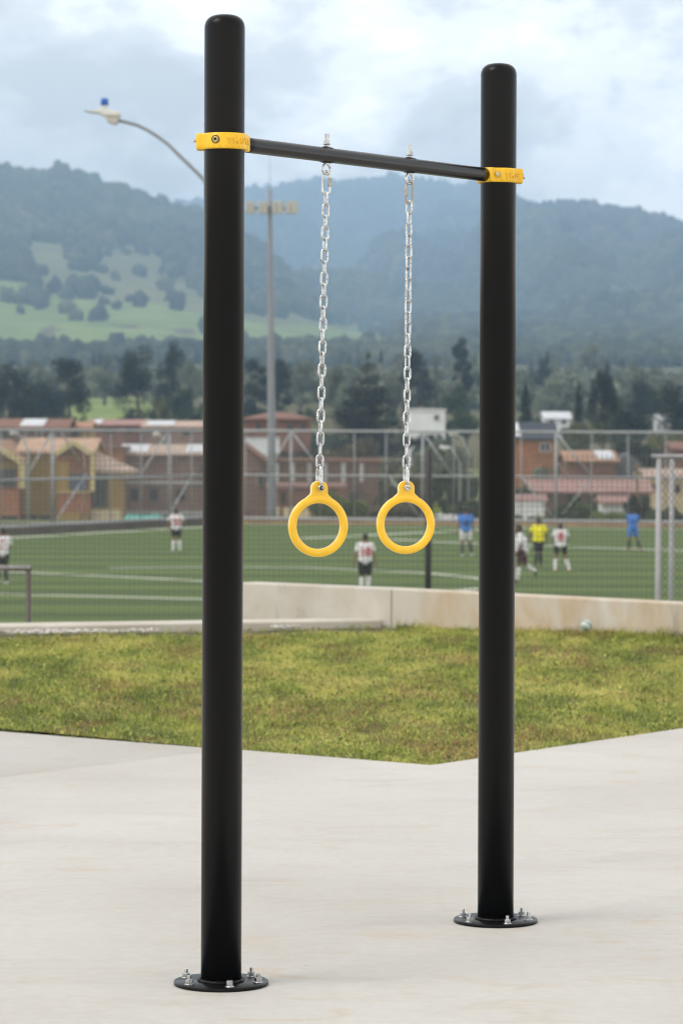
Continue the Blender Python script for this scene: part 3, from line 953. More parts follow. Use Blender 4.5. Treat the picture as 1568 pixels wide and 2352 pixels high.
# left clamp: halves part just inside the post's left edge; right clamp: bar comes in at its front
cl = clamp_half(PL, R(217.2), R(217 + 180), lugsL, 'clamp_half', 1)
clb = clamp_half(PL, R(37), R(216.6), lugsL, 'clamp_half', 2)
raised_text(PL, lugsL, 'TMGYM', R(-81.5), 0.0235, cl, 1.38)
hexsock(PL, R(251), RC + 0.0003, 0.0028, cl, 'socket')
bolt_dir(PL, R(181), 0.074, 0.003, 0.0135, 0.0038, M_BRASS, 'clamp_bolt', clb)
cr_ = clamp_half(PRT, R(232.2 - 0.0), R(232 + 180), lugsR, 'clamp_half', 3)
crb = clamp_half(PRT, R(52.4), R(231.8), lugsR, 'clamp_half', 4)
raised_text(PRT, lugsR, 'TMGYM', R(-74), 0.0225, cr_, 1.3)
hexsock(PRT, R(266), RC + 0.0003, 0.001, cr_, 'hex')
bolt_dir(PRT, R(-6), 0.0745, -0.006, 0.0100, 0.0036, M_BRASS, 'clamp_bolt', cr_)

# crossbar
BR = 0.0218
b0 = PL + bd * 0.070 + Vector((0, 0, ZB)); b1 = PRT - bd * 0.064 + Vector((0, 0, ZB))
bar = MB()
pts = [b0.lerp(b1, k / 24) for k in range(25)]
bar.tube(pts, BR, 40)
crossbar = bar.build('crossbar', M_BAR, frame)
LB = (PRT - PL).length

# eye bolts through the bar
def eye_bolt(s, yaw):
    q = PL + (PRT - PL) * s + Vector((0, 0, ZB))
    eb = MB()
    for sg in (1, -1):   # dark weld saddles above and below
        sad = MB()
        vs = []; fs = []
        for i in range(9):
            for j in range(9):
                a = (i / 8 - .5) * 0.056; b = (j / 8 - .5) * 1.2
                edge = max(abs(i / 4 - 1), abs(j / 4 - 1))
                r = BR + 0.0032 - 0.0038 * edge ** 3
                side = Vector((-bd.y, bd.x, 0))
                vs.append(q + bd * a + side * (r * math.sin(b)) + Vector((0, 0, sg * r * math.cos(b))))
        for i in range(8):
            for j in range(8):
                fs.append((i * 9 + j, i * 9 + j + 1, (i + 1) * 9 + j + 1, (i + 1) * 9 + j))
        sad.add(vs, fs, True)
        sad.build('bar_saddle', M_POST, frame)
    zt = BR
    m = MB().lathe([(0.0, zt), (0.0078, zt), (0.0074, zt + 0.0095), (0.0, zt + 0.0095)], q, 20)
    m.lathe([(0.0, zt + 0.009), (0.0112, zt + 0.009), (0.0117, zt + 0.0102), (0.0108, zt + 0.0116), (0.0, zt + 0.0116)], q, 24)
    m = merge(m, hexprof(0.0098, zt + 0.0115, zt + 0.0218, q, yaw * 1.7))
    tp = [q + Vector((0, 0, zt + 0.021 + 0.0195 * k / 26)) for k in range(27)]
    m.tube(tp, [0.0066 + 0.0009 * k / 26 + 0.00022 * (k % 2) for k in range(27)], 16)
    e = m.build('eye_bolt', M_ZINC, frame)
    # the eye: a forged drop-shaped loop below the bar
    d = Vector((math.cos(yaw), math.sin(yaw), 0))
    loop = []
    for k in range(36):
        a = 2 * math.pi * k / 36
        rr_ = 0.0142
        x = rr_ * math.sin(a); z = rr_ * math.cos(a)
        if z > 0: x *= 1 - 0.45 * (z / rr_) ** 2; z *= 1.30
        loop.append(q + d * x + Vector((0, 0, -BR - 0.0205 + z)))
    MB().tube(loop, 0.0043, 14, closed=True).build('eye', M_GALV, e)
    return q + Vector((0, 0, -BR - 0.0205 - 0.0142))      # the eye's lowest centreline point
eyeL = eye_bolt(0.3454, R(38)); eyeR = eye_bolt(0.6487, R(40))

# ================================================================== the two hanging rings
def stadium(L, W, wire, n=10):
    """centreline of a straight-sided link, long axis z; inner length L between the wires, outer width W"""
    r = (W - wire) / 2; hl = (L + wire) / 2 - r
    pts = []
    for k in range(n + 1):
        a = math.pi * k / n; pts.append((r * math.cos(a), hl + r * math.sin(a)))
    for k in range(n + 1):
        a = math.pi + math.pi * k / n; pts.append((r * math.cos(a), -hl + r * math.sin(a)))
    return pts
WIRE = 0.0064
def frame_axes(d, yaw):
    """axes of a link hanging along d (pointing down), its face turned by yaw"""
    zax = -d.normalized()
    x0 = Vector((math.cos(yaw), math.sin(yaw), 0))
    xax = (x0 - zax * x0.dot(zax)).normalized()
    return xax, zax.cross(xax), zax
def hanging_ring(eye, ring_c, yaw_ring, label, yaws, sleeve_side, pin):
    """ring_c: centre of the ring's hole; chain runs straight from the eye to the shackle"""
    t = thing('gymnastic_ring', label, 'gymnastic ring', ring_c, 'yellow rings hung on chains from the crossbar')
    ax = Vector((math.cos(yaw_ring), math.sin(yaw_ring), 0))       # along the ring's face
    nm = Vector((ax.y, -ax.x, 0))                                   # ring's normal, towards the camera
    lean = ring_c + Vector((0, 0, 0.13)) - eye
    dn = lean.normalized()
    up = -dn
    # ---- ring with its lug
    RO, RI = 0.0915, 0.0672
    rm, hw, hd = (RO + RI) / 2, (RO - RI) / 2, 0.0118
    axr = (ax - up * ax.dot(up)).normalized(); nmr = axr.cross(up)
    if nmr.dot(nm) < 0: nmr = -nmr
    vs = []; fs = []; NS, NP = 96, 20
    for i in range(NS):
        a = 2 * math.pi * i / NS
        ra = axr * math.cos(a) + up * math.sin(a)
        for k in range(NP):
            b = 2 * math.pi * k / NP
            cb, sb = math.cos(b), math.sin(b)
            e = 0.62
            x = hw * math.copysign(abs(cb) ** e, cb); z = hd * math.copysign(abs(sb) ** e, sb)
            vs.append(ring_c + ra * (rm + x) + nmr * z)
    for i in range(NS):
        j = (i + 1) % NS
        for k in range(NP):
            l = (k + 1) % NP
            fs.append((i * NP + k, j * NP + k, j * NP + l, i * NP + l))
    rmesh = MB().add(vs, fs, True)
    ring = rmesh.build('ring', M_RING, t)
    # lug outline in the ring's plane
    out = []
    top = 0.1325; w = 0.0252
    def arcp(c, r, a0, a1, n): return [(c[0] + r * math.cos(a0 + (a1 - a0) * k / n), c[1] + r * math.sin(a0 + (a1 - a0) * k / n)) for k in range(n + 1)]
    out += [(0.052 * k / 6, math.sqrt(RI ** 2 - (0.052 * k / 6) ** 2) + 0.007) for k in range(-6, 7)]
    out += [ (0.0445, 0.0775), (0.034, 0.0872), (0.0275, 0.0925), (w, 0.0975)]
    out += arcp((w - 0.021, top - 0.021), 0.021, 0, math.pi / 2, 8)
    out += arcp((-w + 0.021, top - 0.021), 0.021, math.pi / 2, math.pi, 8)
    out += [(-w, 0.0975), (-0.0275, 0.0925), (-0.034, 0.0872), (-0.0445, 0.0775)]
    # keep the lug clear of the ring's hole
    n = len(out); T = 0.0092
    vs = [ring_c + axr * x + up * y + nmr * T for x, y in out] + [ring_c + axr * x + up * y - nmr * T for x, y in out]
    fs = [tuple(range(n)), tuple(range(n, 2 * n))[::-1]] + [(i, n + i, n + (i + 1) % n, (i + 1) % n) for i in range(n)]
    MB().add(vs, fs).build('lug', M_RING, ring, bevel=0.0028)
    # ---- shackle astride the lug
    pinz = 0.1125; sw = 0.0185; bow = 0.182; sr = 0.0051
    path = [(-sw, pinz), (-sw, 0.130), (-sw, 0.150)]
    for k in range(1, 12):
        a = math.pi - math.pi * k / 12
        path.append((sw * math.cos(a), bow - sw + sw * math.sin(a) - 0.004))
    path += [(sw, 0.150), (sw, 0.130), (sw, pinz)]
    sh = MB().tube([ring_c + nmr * x + up * y for x, y in path], sr, 14)
    Mn = Vector((0, 0, 1)).rotation_difference(nmr).to_matrix()
    for sg in (-1, 1):
        sh.lathe([(0.0, -0.0045), (0.0085, -0.0045), (0.0095, -0.003), (0.0095, 0.003), (0.0085, 0.0045), (0.0, 0.0045)], ring_c + nmr * (sw * sg) + up * pinz, 22, M=Mn)
    shackle = sh.build('shackle', M_GALV, t)
    pc = ring_c + nmr * (sw + 0.0045) + up * pinz
    if pin == 'socket':
        MB().lathe([(0.0, 0.0), (0.0062, 0.0), (0.0062, 0.0022), (0.0048, 0.003), (0.0, 0.003)], pc, 18, M=Mn).build('shackle_pin', M_DARKHOLE, shackle)
        MB().lathe([(0.0, 0.002), (0.0030, 0.002), (0.0026, 0.0062), (0.0, 0.0066)], pc + axr * 0.0012, 14, M=Mn).build('pin_tip', M_DULL, shackle)
    else:
        m = MB()
        for sg in (-1, 1):       # slotted screw head: two half discs either side of the slot
            arc = [(0.0078 * math.cos(a), 0.0078 * math.sin(a)) for a in [R(12) + R(156) * k / 10 for k in range(11)]]
            q = [pc + (axr * x + up * y * sg) * 1.0 for x, y in arc]
            rot = Matrix.Rotation(R(-18), 3, nmr)
            q = [pc + rot @ (p - pc) for p in q]
            k = len(q)
            m.add([p for p in q] + [p + nmr * 0.0026 for p in q], [tuple(range(k)), tuple(range(k, 2 * k))[::-1]] + [(i, (i + 1) % k, k + (i + 1) % k, k + i) for i in range(k)])
        m.build('shackle_pin', M_GALV, shackle)
        MB().lathe([(0.0, 0.0), (0.0074, 0.0), (0.0074, 0.0011), (0.0, 0.0011)], pc, 18, M=Mn).build('pin_slot', M_DULL, shackle)
    bow_in = ring_c + up * (bow - 0.004 - sr)           # underside of the bow
    # ---- quick link on the eye
    QW = 0.0072
    ql_top = eye + Vector((0, 0, 0.0043))                # its inner top rests on the eye's inner surface
    qL = 0.0610
    xa, ya, za = frame_axes(dn, yaws[0])
    qc = ql_top + dn * (qL / 2)
    pts = [qc + xa * x + za * z for x, z in stadium(qL, 0.0285, QW, 12)]
    ql = MB().tube(pts, QW / 2, 14, closed=True).build('quick_link', M_GALV if sleeve_side > 0 else M_DULL, t)
    sc_ = qc + xa * (sleeve_side * (0.0285 - QW) / 2) + dn * -0.002
    Mz = Matrix((xa, ya, za)).transposed()
    hexprof(0.0069, -0.0125, 0.0125, sc_, 0.2, Mz).build('sleeve', M_DULL, ql)
    # ---- chain
    c0 = qc + dn * (qL / 2)                              # inner bottom of the quick link
    total = (bow_in - c0).length
    NL = 24
    Lk = total / NL
    dch = (bow_in - c0).normalized()
    base = MB()
    for i in range(NL):
        yaw = yaws[1] + (yaws[2] - yaws[1]) * i / (NL - 1) + (math.pi / 2 if i % 2 == 0 else 0) + 0.10 * math.sin(i * 1.9 + yaws[0])
        xa, ya, za = frame_axes(dch, yaw)
        c = c0 + dch * (Lk * (i + 0.5))
        m = MB().tube([c + xa * x + za * z for x, z in stadium(Lk, 0.0252, WIRE, 9)], WIRE / 2, 12, closed=True)
        sd = 1 if (i // 2) % 9 else -1                   # weld bead on one side of each link
        w = c + xa * (sd * (0.0252 - WIRE) / 2)
        m.tube([w - za * 0.0016, w - za * 0.0007, w + za * 0.0007, w + za * 0.0016], [0.0034, 0.0044, 0.0044, 0.0034], 12)
        m.build('chain_link', M_GALV, t)
    return t
def ring_at(u, v, Y): return P(u, v, Y)
hanging_ring(eyeL, P(730.3, 1208.3, 9.246), R(18), 'yellow gymnastic ring on a steel chain, shackle pin with a dark hex socket', (R(8), R(24), R(16)), 1, 'socket')
hanging_ring(eyeR, P(931.0, 1204.2, 9.593), R(13), 'yellow gymnastic ring on a steel chain, shackle pin with a slotted head', (R(10), R(58), R(12)), -1, 'slot')
# ================================================================== fences, masts and lamps
M_STEEL = simple('galvanised_pipe', (0.35, 0.36, 0.37), 0.5, 0.35, var=0.15, scale=3)
M_WIRE = simple('fence_wire', (0.26, 0.27, 0.28), 0.55, 0.3, var=0.1)
M_NETW = simple('net_wire', (0.125, 0.128, 0.12), 0.7, var=0.15)
M_BLACKPIPE = simple('black_pipe', (0.022, 0.021, 0.022), 0.5, var=0.2)
M_BROWNPIPE = simple('brown_pipe', (0.085, 0.065, 0.06), 0.5, 0.2, var=0.2)
M_RAIL = simple('worn_rail', (0.30, 0.29, 0.29), 0.35, 0.75, var=0.25, scale=14)
M_GREYPIPE = simple('grey_pipe', (0.34, 0.34, 0.36), 0.5, 0.1, var=0.12, scale=5)
M_EARTH = simple('earth_edge', (0.34, 0.235, 0.135), 0.9, var=0.25, scale=0.8)
M_DARKCONC = simple('dark_concrete_edge', (0.10, 0.085, 0.07), 0.9, var=0.3, scale=0.6)

def on_line(u, v, a, d):
    """the point of the upright plane through a along d that the photo shows at (u, v)"""
    x, y = ray(u, v)
    # (x*Y - a.x)*d.y - (Y - a.y)*d.x = 0
    Y = (a.x * d.y - a.y * d.x) / (x * d.y - d.x)
    return Vector((x * Y, Y, EYE - y * Y))
def court_fence(label, a, d, ulist_main, ulist_thin, braces, u_lo, u_hi, zs, basemat, bz, reach):
    """a tall pipe fence: rails, posts, braces and diamond wire"""
    p0 = on_line(u_lo, 1100, a, d); p1 = on_line(u_hi, 1100, a, d)
    if (p1 - p0).dot(d) < 0: p0, p1 = p1, p0
    t = thing('court_fence', label, 'fence', (p0.x, p0.y, FIELD_Z), 'tall pipe fences round the pitch')
    zt, zm, zb = zs
    L = (Vector((p1.x, p1.y, 0)) - Vector((p0.x, p0.y, 0))).length
    q = lambda s, z: Vector((p0.x + d.x * s, p0.y + d.y * s, z))
    for z, r in ((zt, 0.066), (zm, 0.06), (zb, 0.09)):
        MB().tube([q(L * k / 12, z) for k in range(13)], r, 10).build('rail', M_STEEL, t)
    for ul, r in ((ulist_main, 0.055), (ulist_thin, 0.026)):
        for u in ul:
            p = on_line(u, 1100, a, d)
            MB().tube([Vector((p.x, p.y, FIELD_Z - 0.1)), Vector((p.x, p.y, zt + 0.01))], r, 10).build('post', M_STEEL, t)
    for (ua, va, ub, vb) in braces:
        A = on_line(ua, va, a, d); B = on_line(ub, vb, a, d)
        n = Vector((-d.y, d.x, 0)) * -0.02
        MB().tube([A + n, B + n], 0.042, 8).build('brace', M_STEEL, t)
    net = MB(); sp = 0.13; H = zt - zb; k = -int(H / sp)
    w = 0.0042
    nn = Vector((-d.y, d.x, 0))
    while k * sp < L:
        for sg in (1, -1):
            s0 = k * sp
            sa, sb = (s0, s0 + H) if sg > 0 else (s0 + H, s0)
            za, zb_ = zb, zt
            # clip to the fence's length
            lo, hi = 0.0, 1.0
            if sa != sb:
                t0, t1 = (0 - sa) / (sb - sa), (L - sa) / (sb - sa)
                lo, hi = max(lo, min(t0, t1)), min(hi, max(t0, t1))
            if hi - lo > 0.01:
                net.bar(q(sa + (sb - sa) * lo, za + H * lo) + nn * .03 * sg, q(sa + (sb - sa) * hi, za + H * hi) + nn * .03 * sg, w, w, up=nn)
        k += 1
    net.build('wire_netting', M_WIRE, t, weld=False)
    b = MB()
    n = Vector((-d.y, d.x, 0))
    if n.y < 0: n = -n
    A, B = q(0, 0), q(L, 0)
    b.prism([(A.x - n.x * .25, A.y - n.y * .25), (B.x - n.x * .25, B.y - n.y * .25), (B.x + n.x * .5, B.y + n.y * .5), (A.x + n.x * .5, A.y + n.y * .5)], FIELD_Z - 0.4, FIELD_Z + bz)
    b.build('base_kerb', basemat, t)
    return t
nR = Vector((-dr.y, dr.x, 0)); nR = nR if nR.y > 0 else -nR
nL = Vector((-dl.y, dl.x, 0)); nL = nL if nL.x < 0 else -nL
fa = CORNER + nR * 1.1 + nL * 0.9
fb = CORNER + nL * 1.1 + nR * 0.9
zt = (on_line(600, 989, fa, dr).z + on_line(1500, 994, fa, dr).z) / 2
zm = (on_line(600, 1090, fa, dr).z + on_line(1500, 1099, fa, dr).z) / 2
zb = (on_line(600, 1188, fa, dr).z + on_line(1500, 1202, fa, dr).z) / 2
court_fence('tall grey pipe fence along the far side of the pitch, right of the mast', fa, dr,
            [668, 970, 1275, 1580], [563, 735, 813, 886, 1040, 1117, 1196, 1358, 1441, 1527],
            [(669, 990, 614, 1090), (669, 990, 746, 1091), (970, 992, 1040, 1094), (893, 1092, 968, 1194), (1275, 993, 1359, 1095), (1196, 1094, 1276, 1197), (1358, 1098, 1290, 1182)],
            488, 1660, (zt, zm, zb), M_EARTH, 0.12, 0)
court_fence('tall grey pipe fence running back along the left side of the pitch', fb, -dl,
            [389, 119], [60, 126, 195, 255, 324, 440, 3], [(384, 993, 324, 1089), (119, 991, 62, 1094), (140, 993, 198, 1087), (444, 1087, 387, 1183), (198, 1088, 129, 1196)],
            -110, 486, (zt, zm, zb + 0.1), M_DARKCONC, 0.30, 0)

# near net: a low fence of square wire just beyond the wall
NY = 36.0
nf = thing('net_fence', 'see-through square wire net with a thin black post, just beyond the low wall', 'fence', (0, NY, -1.6))
ztop = P(983, 1040, NY).z
x0, x1 = P(-260, 1100, NY).x, P(1512, 1100, NY).x
m = MB()
sp = 0.0570; z0 = -1.75
k = 0
rr = random.Random(4)
while x0 + k * sp < x1:
    x = x0 + k * sp
    m.bar((x, NY, z0), (x + rr.uniform(-.003, .003), NY, ztop), 0.0050, 0.0050, up=(0, 1, 0)); k += 1
k = 0
while z0 + k * sp < ztop:
    z = z0 + k * sp
    m.bar((x0, NY + 0.006, z), (x1, NY + 0.006, z), 0.0044, 0.0044); k += 1
m.build('wire_net', M_NETW, nf, weld=False)
for u, top in ((983, 1035), (500, 1038), (-200, 1038)):
    p = P(u, 1200, NY - 0.06)
    b = P(u, top, NY - 0.06)
    MB().tube([(p.x, p.y, -1.9), (p.x, p.y, b.z - 0.004), (p.x, p.y, b.z)], [0.036, 0.036, 0.030], 14).build('post', M_BLACKPIPE, nf)

# low rail by the kerb at the left edge
RY = 29.5
a = P(72, 1305, RY)
rl = thing('railing', 'low metal railing end with a worn round top rail at the left edge', 'railing', (a.x, RY, -1.6))
MB().tube([(a.x, RY, a.z), (a.x - 0.5, RY, a.z), (a.x - 1.9, RY + 0.25, a.z + 0.0)], 0.0275, 16).build('top_rail', M_RAIL, rl)
MB().lathe([(0.0, 0.0), (0.020, 0.0), (0.028, -0.004)], (a.x + 0.004, RY, a.z), 16, M=Vector((0, 0, 1)).rotation_difference(Vector((1, 0, 0))).to_matrix()).build('end_cap', M_BLACKPIPE, rl)
for dx in (-0.022, -1.7):
    MB().tube([(a.x + dx, RY + (0.22 if dx < -1 else 0), -1.9), (a.x + dx, RY + (0.22 if dx < -1 else 0), a.z - 0.02)], 0.0235, 14).build('post', M_BROWNPIPE, rl)

# grey pipe panel with diamond wire at the right edge
GY = 34.0
gp = thing('mesh_gate', 'grey pipe frame filled with diamond wire at the right edge', 'gate', (P(1509, 1200, GY).x, GY, -1.6))
pz = P(1509, 1050, GY).z
for u, Yk in ((1509, GY), (1539, GY + 0.45)):
    p = P(u, 1200, Yk)
    MB().tube([(p.x, Yk, -1.9), (p.x + 0.012, Yk, pz - 0.01)], 0.030 if Yk == GY else 0.027, 16).build('upright', M_GREYPIPE, gp)
p = P(1492, 1049, GY); zr = p.z
xr = P(1700, 1050, GY).x
MB().tube([(p.x, GY, zr), (xr, GY, zr)], 0.027, 16).build('top_bar', M_GREYPIPE, gp)
MB().lathe([(0.0, 0.001), (0.0275, 0.001), (0.0285, -0.01)], (p.x - 0.001, GY, zr), 16, M=Vector((0, 0, 1)).rotation_difference(Vector((-1, 0, 0))).to_matrix()).build('end_cap', M_BLACKPIPE, gp)
m = MB()
rr = random.Random(8)
for k in range(26):                       # wire ends twisted over the bar
    x = p.x + 0.02 + k * 0.038
    m.tube([(x + 0.034 * math.cos(t) * .1, GY + 0.033 * math.sin(t), zr + 0.033 * math.cos(t)) for t in [q * .7 for q in range(10)]], 0.004, 6)
m.build('wire_ties', M_WIRE, gp, weld=False)
m = MB()
x0 = P(1509, 1100, GY).x + 0.03; H = zr + 1.75; k = -int(H / 0.07)
while x0 + k * 0.062 < xr:
    for sg in (1, -1):
        xa, xb = (x0 + k * 0.062, x0 + k * 0.062 + H * .75)
        if sg < 0: xa, xb = xb, xa
        lo, hi = 0.0, 1.0
        t0, t1 = (x0 - xa) / (xb - xa), (xr - xa) / (xb - xa)
        lo, hi = max(lo, min(t0, t1)), min(hi, max(t0, t1))
        if hi - lo > 0.01:
            f = lambda t: Vector((xa + (xb - xa) * t, GY + 0.004 * sg, -1.75 + H * t))
            m.bar(f(lo), f(hi), 0.0048, 0.0048, up=(0, 1, 0))
    k += 1
m.build('diamond_wire', M_NETW, gp, weld=False)

# floodlight mast
MY = 169.0
mt = thing('floodlight_mast', 'tall tapering grey floodlight mast standing behind the far fence', 'floodlight mast', (P(625.5, 1190, MY).x, MY, FIELD_Z - 1))
a, b = P(625.5, 1196, MY), P(619.6, 437, MY)
a.z = FIELD_Z - 1.2
M_MAST = simple('mast_steel', (0.22, 0.23, 0.25), 0.55, 0.2, var=0.1, scale=0.7)
pts = [a.lerp(b, k / 10) for k in range(11)]
MB().tube(pts, [0.27 - 0.165 * k / 10 for k in range(11)], 16).build('shaft', M_MAST, mt)
MB().tube([b, P(619.3, 330, MY)], [0.02, 0.008], 6).build('antenna', M_MAST, mt)
ca, cb = P(566, 478, MY - .15), P(684, 480, MY - .15)
MB().bar(ca, cb, 0.09, 0.12).build('cross_arm', M_MAST, mt)
M_FLB = simple('flood_housing', (0.42, 0.385, 0.285), 0.5, var=0.12, scale=1.5)
M_FLG = simple('flood_glass', (0.40, 0.42, 0.45), 0.25, var=0.1)
for (ua, ub) in ((564, 574), (574.5, 584.5), (593, 603.5), (604, 615), (625, 637), (637.5, 650), (656, 669.5), (670, 684)):
    uc = (ua + ub) / 2
    c = P(uc, 477, MY - 0.36); w = (ub - ua) / FPX * MY; h = 28 / FPX * MY
    fl = MB().box(c, (w * .94, 0.3, h)).build('floodlight', M_FLB, mt, bevel=0.03)
    MB().box(c + Vector((-w * .12, -0.165, 0)), (w * .34, 0.02, h * .9)).build('lamp_glass', M_FLG, fl)
    MB().bar(c + Vector((0, .15, 0)), c + Vector((0, 0.22, 0)), 0.08).build('bracket', M_MAST, fl)

# street lamp whose pole stands behind the left post
SY = 70.0
M_LAMPW = simple('lamp_white', (0.62, 0.62, 0.60), 0.45, var=0.08, scale=4)
M_BLUECAP = simple('blue_sensor', (0.02, 0.12, 0.48), 0.4, var=0.1)
sl = thing('street_lamp', 'curved-arm street lamp with a white head and a blue sensor cap', 'street lamp', (P(507, 1200, SY).x, SY, FIELD_Z - 0.06))
path = [P(u, v, SY) for u, v in ((268, 276.5), (285, 279.5), (316, 287.6), (340, 299.5), (362.6, 313.5), (388, 333), (412, 357), (440, 377 + 7), (466, 410), (484, 436), (497, 468), (505, 505), (509, 550))]
gz = land1(path[-1].x, SY)
path += [Vector((path[-1].x, SY, path[-1].z - 1.5)), Vector((path[-1].x, SY, gz - 0.1))]
MB().tube(path, [0.036] * 6 + [0.040] * 3 + [0.045, 0.05, 0.055, 0.06, 0.065, 0.08], 14).build('pole', M_MAST, sl)
def slab_uv(poly, Y, th, name, mat, parent, bev=0.01):
    """an outline seen side-on, given a real width th across the line of sight"""
    n = len(poly)
    f = [P(u, v, Y) for u, v in poly]
    vs = [p + Vector((0, -th / 2, 0)) for p in f] + [p + Vector((0, th / 2, 0)) for p in f]
    return MB().add(vs, [tuple(range(n)), tuple(range(n, 2 * n))[::-1]] + [(i, (i + 1) % n, n + (i + 1) % n, n + i) for i in range(n)]).build(name, mat, parent, bevel=bev)
hd = slab_uv([(217, 257), (222, 252), (232, 250.5), (250, 253), (276, 258), (279, 264), (277, 268), (243, 267.5), (228, 262)], SY, 0.30, 'lamp_head', M_LAMPW, sl, 0.02)
slab_uv([(193, 254.6), (226, 256.5), (226, 259.6), (205, 258.2)], SY, 0.34, 'cover_plate', M_LAMPW, hd, 0.005)
M_LENS = simple('lamp_lens', (0.46, 0.44, 0.40), 0.25, var=0.15)
slab_uv([(242, 267.8), (276, 268), (273, 278), (267, 287), (260, 285.5), (247, 280)], SY, 0.24, 'lens_bowl', M_LENS, hd, 0.02)
for (u0, u1, v0, v1, mm, nm) in ((234, 247, 241, 252, M_LAMPW, 'sensor_socket'), (231.5, 249.5, 226, 242, M_BLUECAP, 'sensor_cap')):
    c = P((u0 + u1) / 2, v1, SY); h = (v1 - v0) / FPX * SY; r = (u1 - u0) / 2 / FPX * SY
    MB().lathe([(0, 0), (r, 0), (r, h * .85), (r * .85, h), (0, h)], c, 18).build(nm, mm, hd)

# small street lamps in the town
for (u, v, du, Y, side, lab) in ((360, 996, 16, 182, 1, 'small white street lamp over the hedge, left of the big post'), (33, 993, 18, 180, 1, 'small white street lamp above the yellow house roof'),
                                 (1020, 1032, 22, 186, -1, 'tilted white street lamp head beside the thin black post'), (1041, 995, 20, 190, 1, 'white street lamp touching the top rail of the far fence')):
    t = thing('street_lamp', lab, 'street lamp', (P(u, 1150, Y).x, Y, -5), 'small street lamps in the town')
    c = P(u, v, Y); w = du / FPX * Y
    tip = c + Vector((-w * .5, 0, -0.10 * side)); tail = c + Vector((w * .5, 0, 0.14 if side < 0 else -0.12))
    MB().tube([tip, tip.lerp(tail, .2) + Vector((0, 0, .03)), c + Vector((0, 0, .04)), tail], [0.07, 0.13, 0.14, 0.07], 10).build('lamp_head', M_LAMPW, t)
    px = tail + Vector((w * .25 + 0.5, 0, -1.0))
    MB().tube([tail, tail + Vector((.25, 0, -.15)), px, Vector((px.x, Y, land1(px.x, Y) - .2))], [0.04, 0.045, 0.05, 0.07], 10).build('pole', M_STEEL, t)
# ================================================================== players
M_SKIN = simple('skin', (0.27, 0.145, 0.09), 0.6, var=0.1, scale=8)
M_SKIN_D = simple('skin_deep', (0.13, 0.068, 0.042), 0.6, var=0.1, scale=8)
M_HAIR = simple('dark_hair', (0.015, 0.012, 0.011), 0.6, var=0.3, scale=30)
M_WHITE = simple('white_jersey', (0.72, 0.72, 0.76), 0.75, var=0.06, scale=7)
M_RED = simple('red_print', (0.48, 0.035, 0.06), 0.7, var=0.1)
M_BLACK = simple('black_cloth', (0.016, 0.015, 0.018), 0.8, var=0.2)
M_MAROON = simple('maroon_cloth', (0.06, 0.012, 0.02), 0.8, var=0.2)
M_BLUE = simple('blue_jersey', (0.06, 0.20, 0.60), 0.7, var=0.15, scale=5)
M_YELLOW = simple('referee_yellow', (0.80, 0.72, 0.01), 0.7, var=0.05)
M_SHOE = simple('boot_pale', (0.60, 0.61, 0.60), 0.5, var=0.2)
M_SHOE_D = simple('boot_dark', (0.03, 0.028, 0.025), 0.5, var=0.2)
M_SHOE_O = simple('boot_orange', (0.45, 0.17, 0.06), 0.5, var=0.2)
M_EYE = simple('eye', (0.02, 0.015, 0.012), 0.3)
M_NAVY = simple('dark_print', (0.015, 0.03, 0.10), 0.7, var=0.1)

def capsules(parts, voxel, name):
    """one continuous skin over tapered limbs: parts = [(a, ra, b, rb)]"""
    mb = MB()
    for a, ra, b, rb in parts:
        a, b = Vector(a), Vector(b)
        n = 5; L = (b - a).length
        if L < 1e-5:
            mb.sphere(a, ra, 14, 9); continue
        d = (b - a) / L
        pts = []; rs = []
        for k in range(1, n + 1):
            t = math.pi / 2 * k / n
            pts.append(a - d * (ra * math.cos(t))); rs.append(max(ra * math.sin(t), 1e-4))
        for k in range(0, n):
            t = math.pi / 2 * k / n
            pts.append(b + d * (rb * math.sin(t))); rs.append(max(rb * math.cos(t), 1e-4))
        mb.tube(pts, rs, 14)
    me = mb.mesh(name)
    o = bpy.data.objects.new(name, me); COL.objects.link(o)
    m = o.modifiers.new('r', 'REMESH'); m.mode = 'VOXEL'; m.voxel_size = voxel; m.use_smooth_shade = True
    s = o.modifiers.new('s', 'SMOOTH'); s.iterations = 3; s.factor = 0.5
    dg = bpy.context.evaluated_depsgraph_get()
    out = bpy.data.meshes.new_from_object(o.evaluated_get(dg))
    bpy.data.objects.remove(o)
    out.name = name
    return out

def hand(wrist, elbow, thumb_dir):
    """palm, four bent fingers of different lengths, thumb from the side of the palm"""
    w = Vector(wrist); d = (w - Vector(elbow)).normalized()
    th = Vector(thumb_dir); th = (th - d * th.dot(d)).normalized()
    pn = d.cross(th)
    parts = [(w, 0.025, w + d * 0.035, 0.026)]
    kn = w + d * 0.085
    for k in (-1.5, -.5, .5, 1.5): parts.append((w + d * 0.03 + th * k * .012, 0.017, kn + th * k * 0.0185, 0.0125))
    for k, L in ((1.5, .070), (.5, .080), (-.5, .074), (-1.5, .056)):
        r = kn + th * (k * 0.0195)
        m = r + d * (L * .5) + pn * (0.006 + 0.004 * k)
        e = m + d * (L * .42) + pn * (L * .30)
        parts += [(r, 0.0100, m, 0.0092), (m, 0.0092, e, 0.0075)]
    tb = w + d * 0.03 + th * 0.026
    tm = tb + (d * .7 + th * .75).normalized() * 0.042
    parts += [(tb, 0.0135, tm, 0.0115), (tm, 0.0115, tm + (d * .95 + th * .2).normalized() * 0.034, 0.0085)]
    return parts

